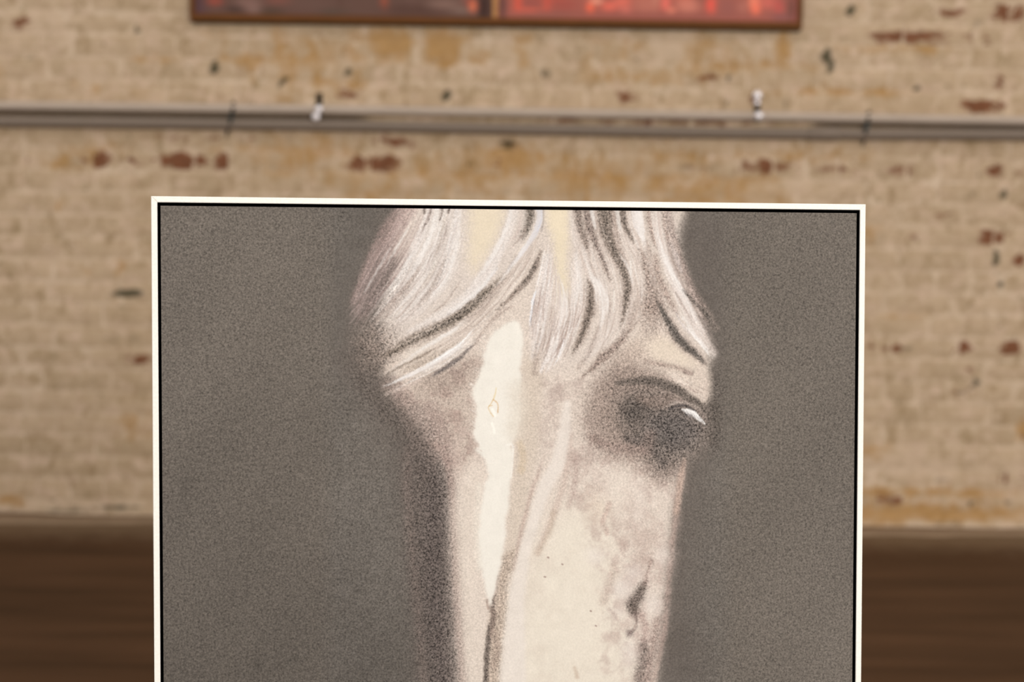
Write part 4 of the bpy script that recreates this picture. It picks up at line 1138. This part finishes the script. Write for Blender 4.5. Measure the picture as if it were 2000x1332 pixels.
for p, w in (([(1196, 404), (1204, 460), (1220, 510)], (8, 12, 4)), ([(1130, 404), (1138, 450), (1152, 500)], (10, 10, 3)), ([(1262, 470), (1276, 530), (1290, 590)], (4, 12, 12)), ([(1170, 640), (1150, 690), (1128, 720)], (4, 10, 4)),
             ([(1240, 590), (1226, 640), (1196, 680)], (4, 14, 8)), ([(1010, 500), (980, 550), (940, 596)], (4, 9, 3)), ([(872, 500), (850, 552), (818, 596)], (3, 9, 3)), ([(820, 520), (790, 572), (752, 618)], (4, 12, 5)), ([(1056, 640), (1048, 690), (1044, 730)], (4, 10, 8)), ([(1296, 430), (1310, 490), (1330, 545)], (5, 8, 3))):
    stroke(p, w, (168, 148, 137), .5, 9, .13)
# --- white crests, loaded brush
for p, w in (([(900, 404), (892, 470), (872, 540), (840, 586)], (3, 7, 7, 2)), ([(852, 408), (836, 470), (806, 530), (780, 566)], (3, 8, 6, 1)), ([(1000, 404), (988, 450), (958, 508), (918, 560)], (6, 8, 7, 2)),
             ([(982, 500), (944, 556), (900, 594), (858, 618)], (2, 6, 6, 2)), ([(1040, 458), (1006, 512), (966, 562)], (2, 6, 2)), ([(1156, 530), (1172, 560), (1180, 606), (1170, 650)], (2, 9, 10, 2)), ([(1168, 540), (1184, 580), (1188, 620)], (1, 5, 1)),
             ([(1130, 500), (1130, 560), (1122, 610)], (2, 6, 1)), ([(1244, 404), (1252, 450), (1262, 490)], (10, 12, 2)), ([(1290, 470), (1312, 530), (1344, 590), (1376, 650)], (2, 5, 5, 2)), ([(1280, 440), (1296, 500), (1318, 548)], (2, 6, 2)), ([(1322, 600), (1350, 644), (1384, 690)], (2, 6, 3)),
             ([(1208, 490), (1230, 530), (1238, 570)], (1, 5, 1)), ([(1070, 600), (1058, 650), (1046, 700)], (2, 6, 2)), ([(1098, 630), (1084, 676), (1066, 716)], (2, 6, 2)), ([(916, 618), (880, 648), (836, 674), (796, 700)], (2, 5, 5, 1)), ([(1118, 640), (1096, 690)], (2, 2)),
             ([(806, 430), (780, 476), (748, 530)], (1, 3, 1)), ([(770, 470), (736, 530), (706, 580)], (1, 3, 1)), ([(820, 470), (786, 530), (750, 582)], (1, 4, 1)), ([(870, 440), (858, 490), (836, 536)], (1, 4, 1))):
    stroke(p, w, (243, 237, 233), .62, 5, .015)
for p in (([(878, 408), (868, 460), (850, 510)]), ([(905, 540), (870, 590), (830, 622)]), ([(980, 560), (940, 604), (896, 640)]), ([(1186, 560), (1192, 600), (1184, 640)]), ([(1080, 640), (1070, 680), (1058, 712)]), ([(1110, 560), (1112, 610), (1100, 650)]), ([(1300, 540), (1330, 590), (1360, 640)]), ([(1262, 500), (1274, 540), (1280, 570)]), ([(824, 560), (800, 596), (768, 628)]), ([(1146, 500), (1160, 530), (1170, 550)])):
    stroke(p, (1, 3, 1), (176, 156, 146), .6, 4.5, .1)
stroke([(722, 398), (690, 470), (662, 560), (652, 660)], (30, 44, 44, 30), BGC * .95, .75, 30, .06)
bundle([[(770, 420), (730, 480), (700, 545), (668, 618)], [(770, 470), (736, 530), (704, 590), (672, 650)], [(776, 520), (740, 580), (706, 632), (676, 672)]], 60, [(168, 144, 138), (186, 164, 158), (150, 130, 124)], (.5, 1.2), .4, 5, seed=51, t0=(.1, .7), span=(.2, .4))
poly([(700, 640), (740, 620), (776, 640), (764, 690), (738, 720), (706, 690)], (150, 133, 123), 14, .45, .26)
gray = A.mean(-1, keepdims=True); A = gray + (A - gray) * 0.86
# --- finishing: very soft overall colour drift
A += noise2(HR, WR, 14, 77, 1.6)[..., None]
A = np.clip(A, 12, 255)
PGAIN = 1.0 / 1.23                     # paint is as light as it looks under the daylight falling on it
LINA = lin(A) * PGAIN
BGLIN = lin(BGC) * PGAIN

# ---- canvas mesh: fine over the head, coarse over the flat ground and below the picture's edge
def cs(a): return (a - TL[0]) / W_
y_cut = 1340
us = np.linspace(0, 1, 1401)
fine = [s for s in np.linspace(0, 1, 1031) if 0.225 < s < 0.822]
ss = np.concatenate([np.linspace(gs, fine[0] - .004, 40), fine, np.linspace(fine[-1] + .004, 1 - gs, 40)])
v_cut = loc_uv(1000, y_cut)[1] / H_
ts = np.concatenate([np.linspace(gt, v_cut - .004, 170), np.linspace(v_cut, 1 - gtop, 690)])
S, T = np.meshgrid(ss, ts)
q = ((np.array(BLc)[None, None] * (1 - S[..., None]) + np.array(BRc)[None, None] * S[..., None]) * (1 - T[..., None]) +
     (np.array(TL)[None, None] * (1 - S[..., None]) + np.array(TR)[None, None] * S[..., None]) * T[..., None])
CY = 0.0022                             # canvas face sits just behind the frame lip
loc = np.stack([q[..., 0], np.full(S.shape, CY), q[..., 1]], -1).reshape(-1, 3)
# slightly ragged tacking edge
wp = BASE + loc[:, :1] * HV + loc[:, 1:2] * (-NV) + loc[:, 2:3] * UPV
d = wp - CPOS; zz = d @ FW
px = 1000 + FPX * (d @ RT) / zz; py = 666 - FPX * (d @ UP) / zz
pyc = np.minimum(py, y_cut)
# below the sampled part the nose narrows and rounds off into the ground
low = np.clip((py - y_cut) / 720, 0, 1)
pxs = 1080 + (px - 1080) / np.maximum(0.05, (1 - 0.24 * np.sin(low * 2.2)) * np.sqrt(np.maximum(0, 1 - low ** 6)))
fx = np.clip(pxs - X0, 0, WR - 1.001); fy = np.clip(pyc - Y0, 0, HR - 1.001)
ix = fx.astype(int); iy = fy.astype(int); ax = (fx - ix)[:, None]; ay = (fy - iy)[:, None]
C = (LINA[iy, ix] * (1 - ax) + LINA[iy, ix + 1] * ax) * (1 - ay) + (LINA[iy + 1, ix] * (1 - ax) + LINA[iy + 1, ix + 1] * ax) * ay
Gv = G[iy, ix]
out = (pxs < X0) | (pxs > X1 - 2)
edge_f = np.clip(np.minimum(pxs - X0, X1 - 2 - pxs) / 40, 0, 1) * (low < 0.985)
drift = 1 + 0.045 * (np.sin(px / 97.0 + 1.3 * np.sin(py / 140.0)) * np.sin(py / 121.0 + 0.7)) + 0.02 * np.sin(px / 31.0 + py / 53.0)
drift *= 1 - 0.30 * np.clip((py - 700) / 650, 0, 1) * np.clip((1000 - px) / 500, 0, 1)  # darker lower left: ground tone with some light falloff painted in
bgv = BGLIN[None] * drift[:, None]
# a few scuffs in the dark ground
for sx, sy, rx, ry, k in ((361, 955, 7, 22, .80), (375, 938, 16, 6, .9), (498, 1300, 18, 10, .86), (506, 1285, 5, 26, .84), (455, 895, 4, 10, .85), (730, 1226, 3, 3, .5), (560, 1260, 40, 60, .96), (330, 416, 34, 4, .8)):
    bgv *= (1 - (1 - k) * np.exp(-((px - sx) / rx) ** 2 - ((py - sy) / ry) ** 2))[:, None]
mz = np.clip((low - 0.45) / 0.4, 0, 1) * 0.55                     # grey skin of the muzzle
C += (lin((150, 132, 124)) * PGAIN - C) * (mz * np.clip((A[iy, ix].mean(1) - 110) / 60, 0, 1))[:, None]
for sx, sy, rx, ry in ((992, 1880, 24, 44), (1168, 1880, 24, 44), (1080, 2010, 90, 8)):
    C += (lin((64, 56, 53)) * PGAIN - C) * (0.9 * np.exp(-(((px - sx) / rx) ** 2 + ((py - sy) / ry) ** 2) ** 1.5))[:, None]
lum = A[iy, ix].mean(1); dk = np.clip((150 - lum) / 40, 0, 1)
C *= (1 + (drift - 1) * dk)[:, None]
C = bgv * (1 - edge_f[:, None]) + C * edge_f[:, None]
Gv = 0.12 * (1 - edge_f) + Gv * edge_f
n1, n2 = len(ss), len(ts)
I = np.arange(n1 * n2).reshape(n2, n1)
F = np.stack([I[:-1, :-1], I[:-1, 1:], I[1:, 1:], I[1:, :-1]], -1).reshape(-1, 4)
k0 = len(loc)
cb = [loc[I[0, 0]], loc[I[0, -1]], loc[I[-1, -1]], loc[I[-1, 0]]]
bx = np.array(cb + [c + np.array([0, 0.026, 0]) for c in cb])
V = np.concatenate([loc, bx])
F = np.concatenate([F, np.array([(1, 0, 4, 5), (2, 1, 5, 6), (3, 2, 6, 7), (0, 3, 7, 4), (4, 7, 6, 5)]) + k0])
me = fast_mesh('canvas', V, F); me.materials.append(MAT_CANVAS)
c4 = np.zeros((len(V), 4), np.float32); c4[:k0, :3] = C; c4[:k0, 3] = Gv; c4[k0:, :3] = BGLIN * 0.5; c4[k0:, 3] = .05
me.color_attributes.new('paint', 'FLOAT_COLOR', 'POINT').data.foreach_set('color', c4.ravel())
o = link(bpy.data.objects.new('canvas', me), horse)
o['label'] = 'canvas painted with a pale horse head, white blaze and one dark eye'
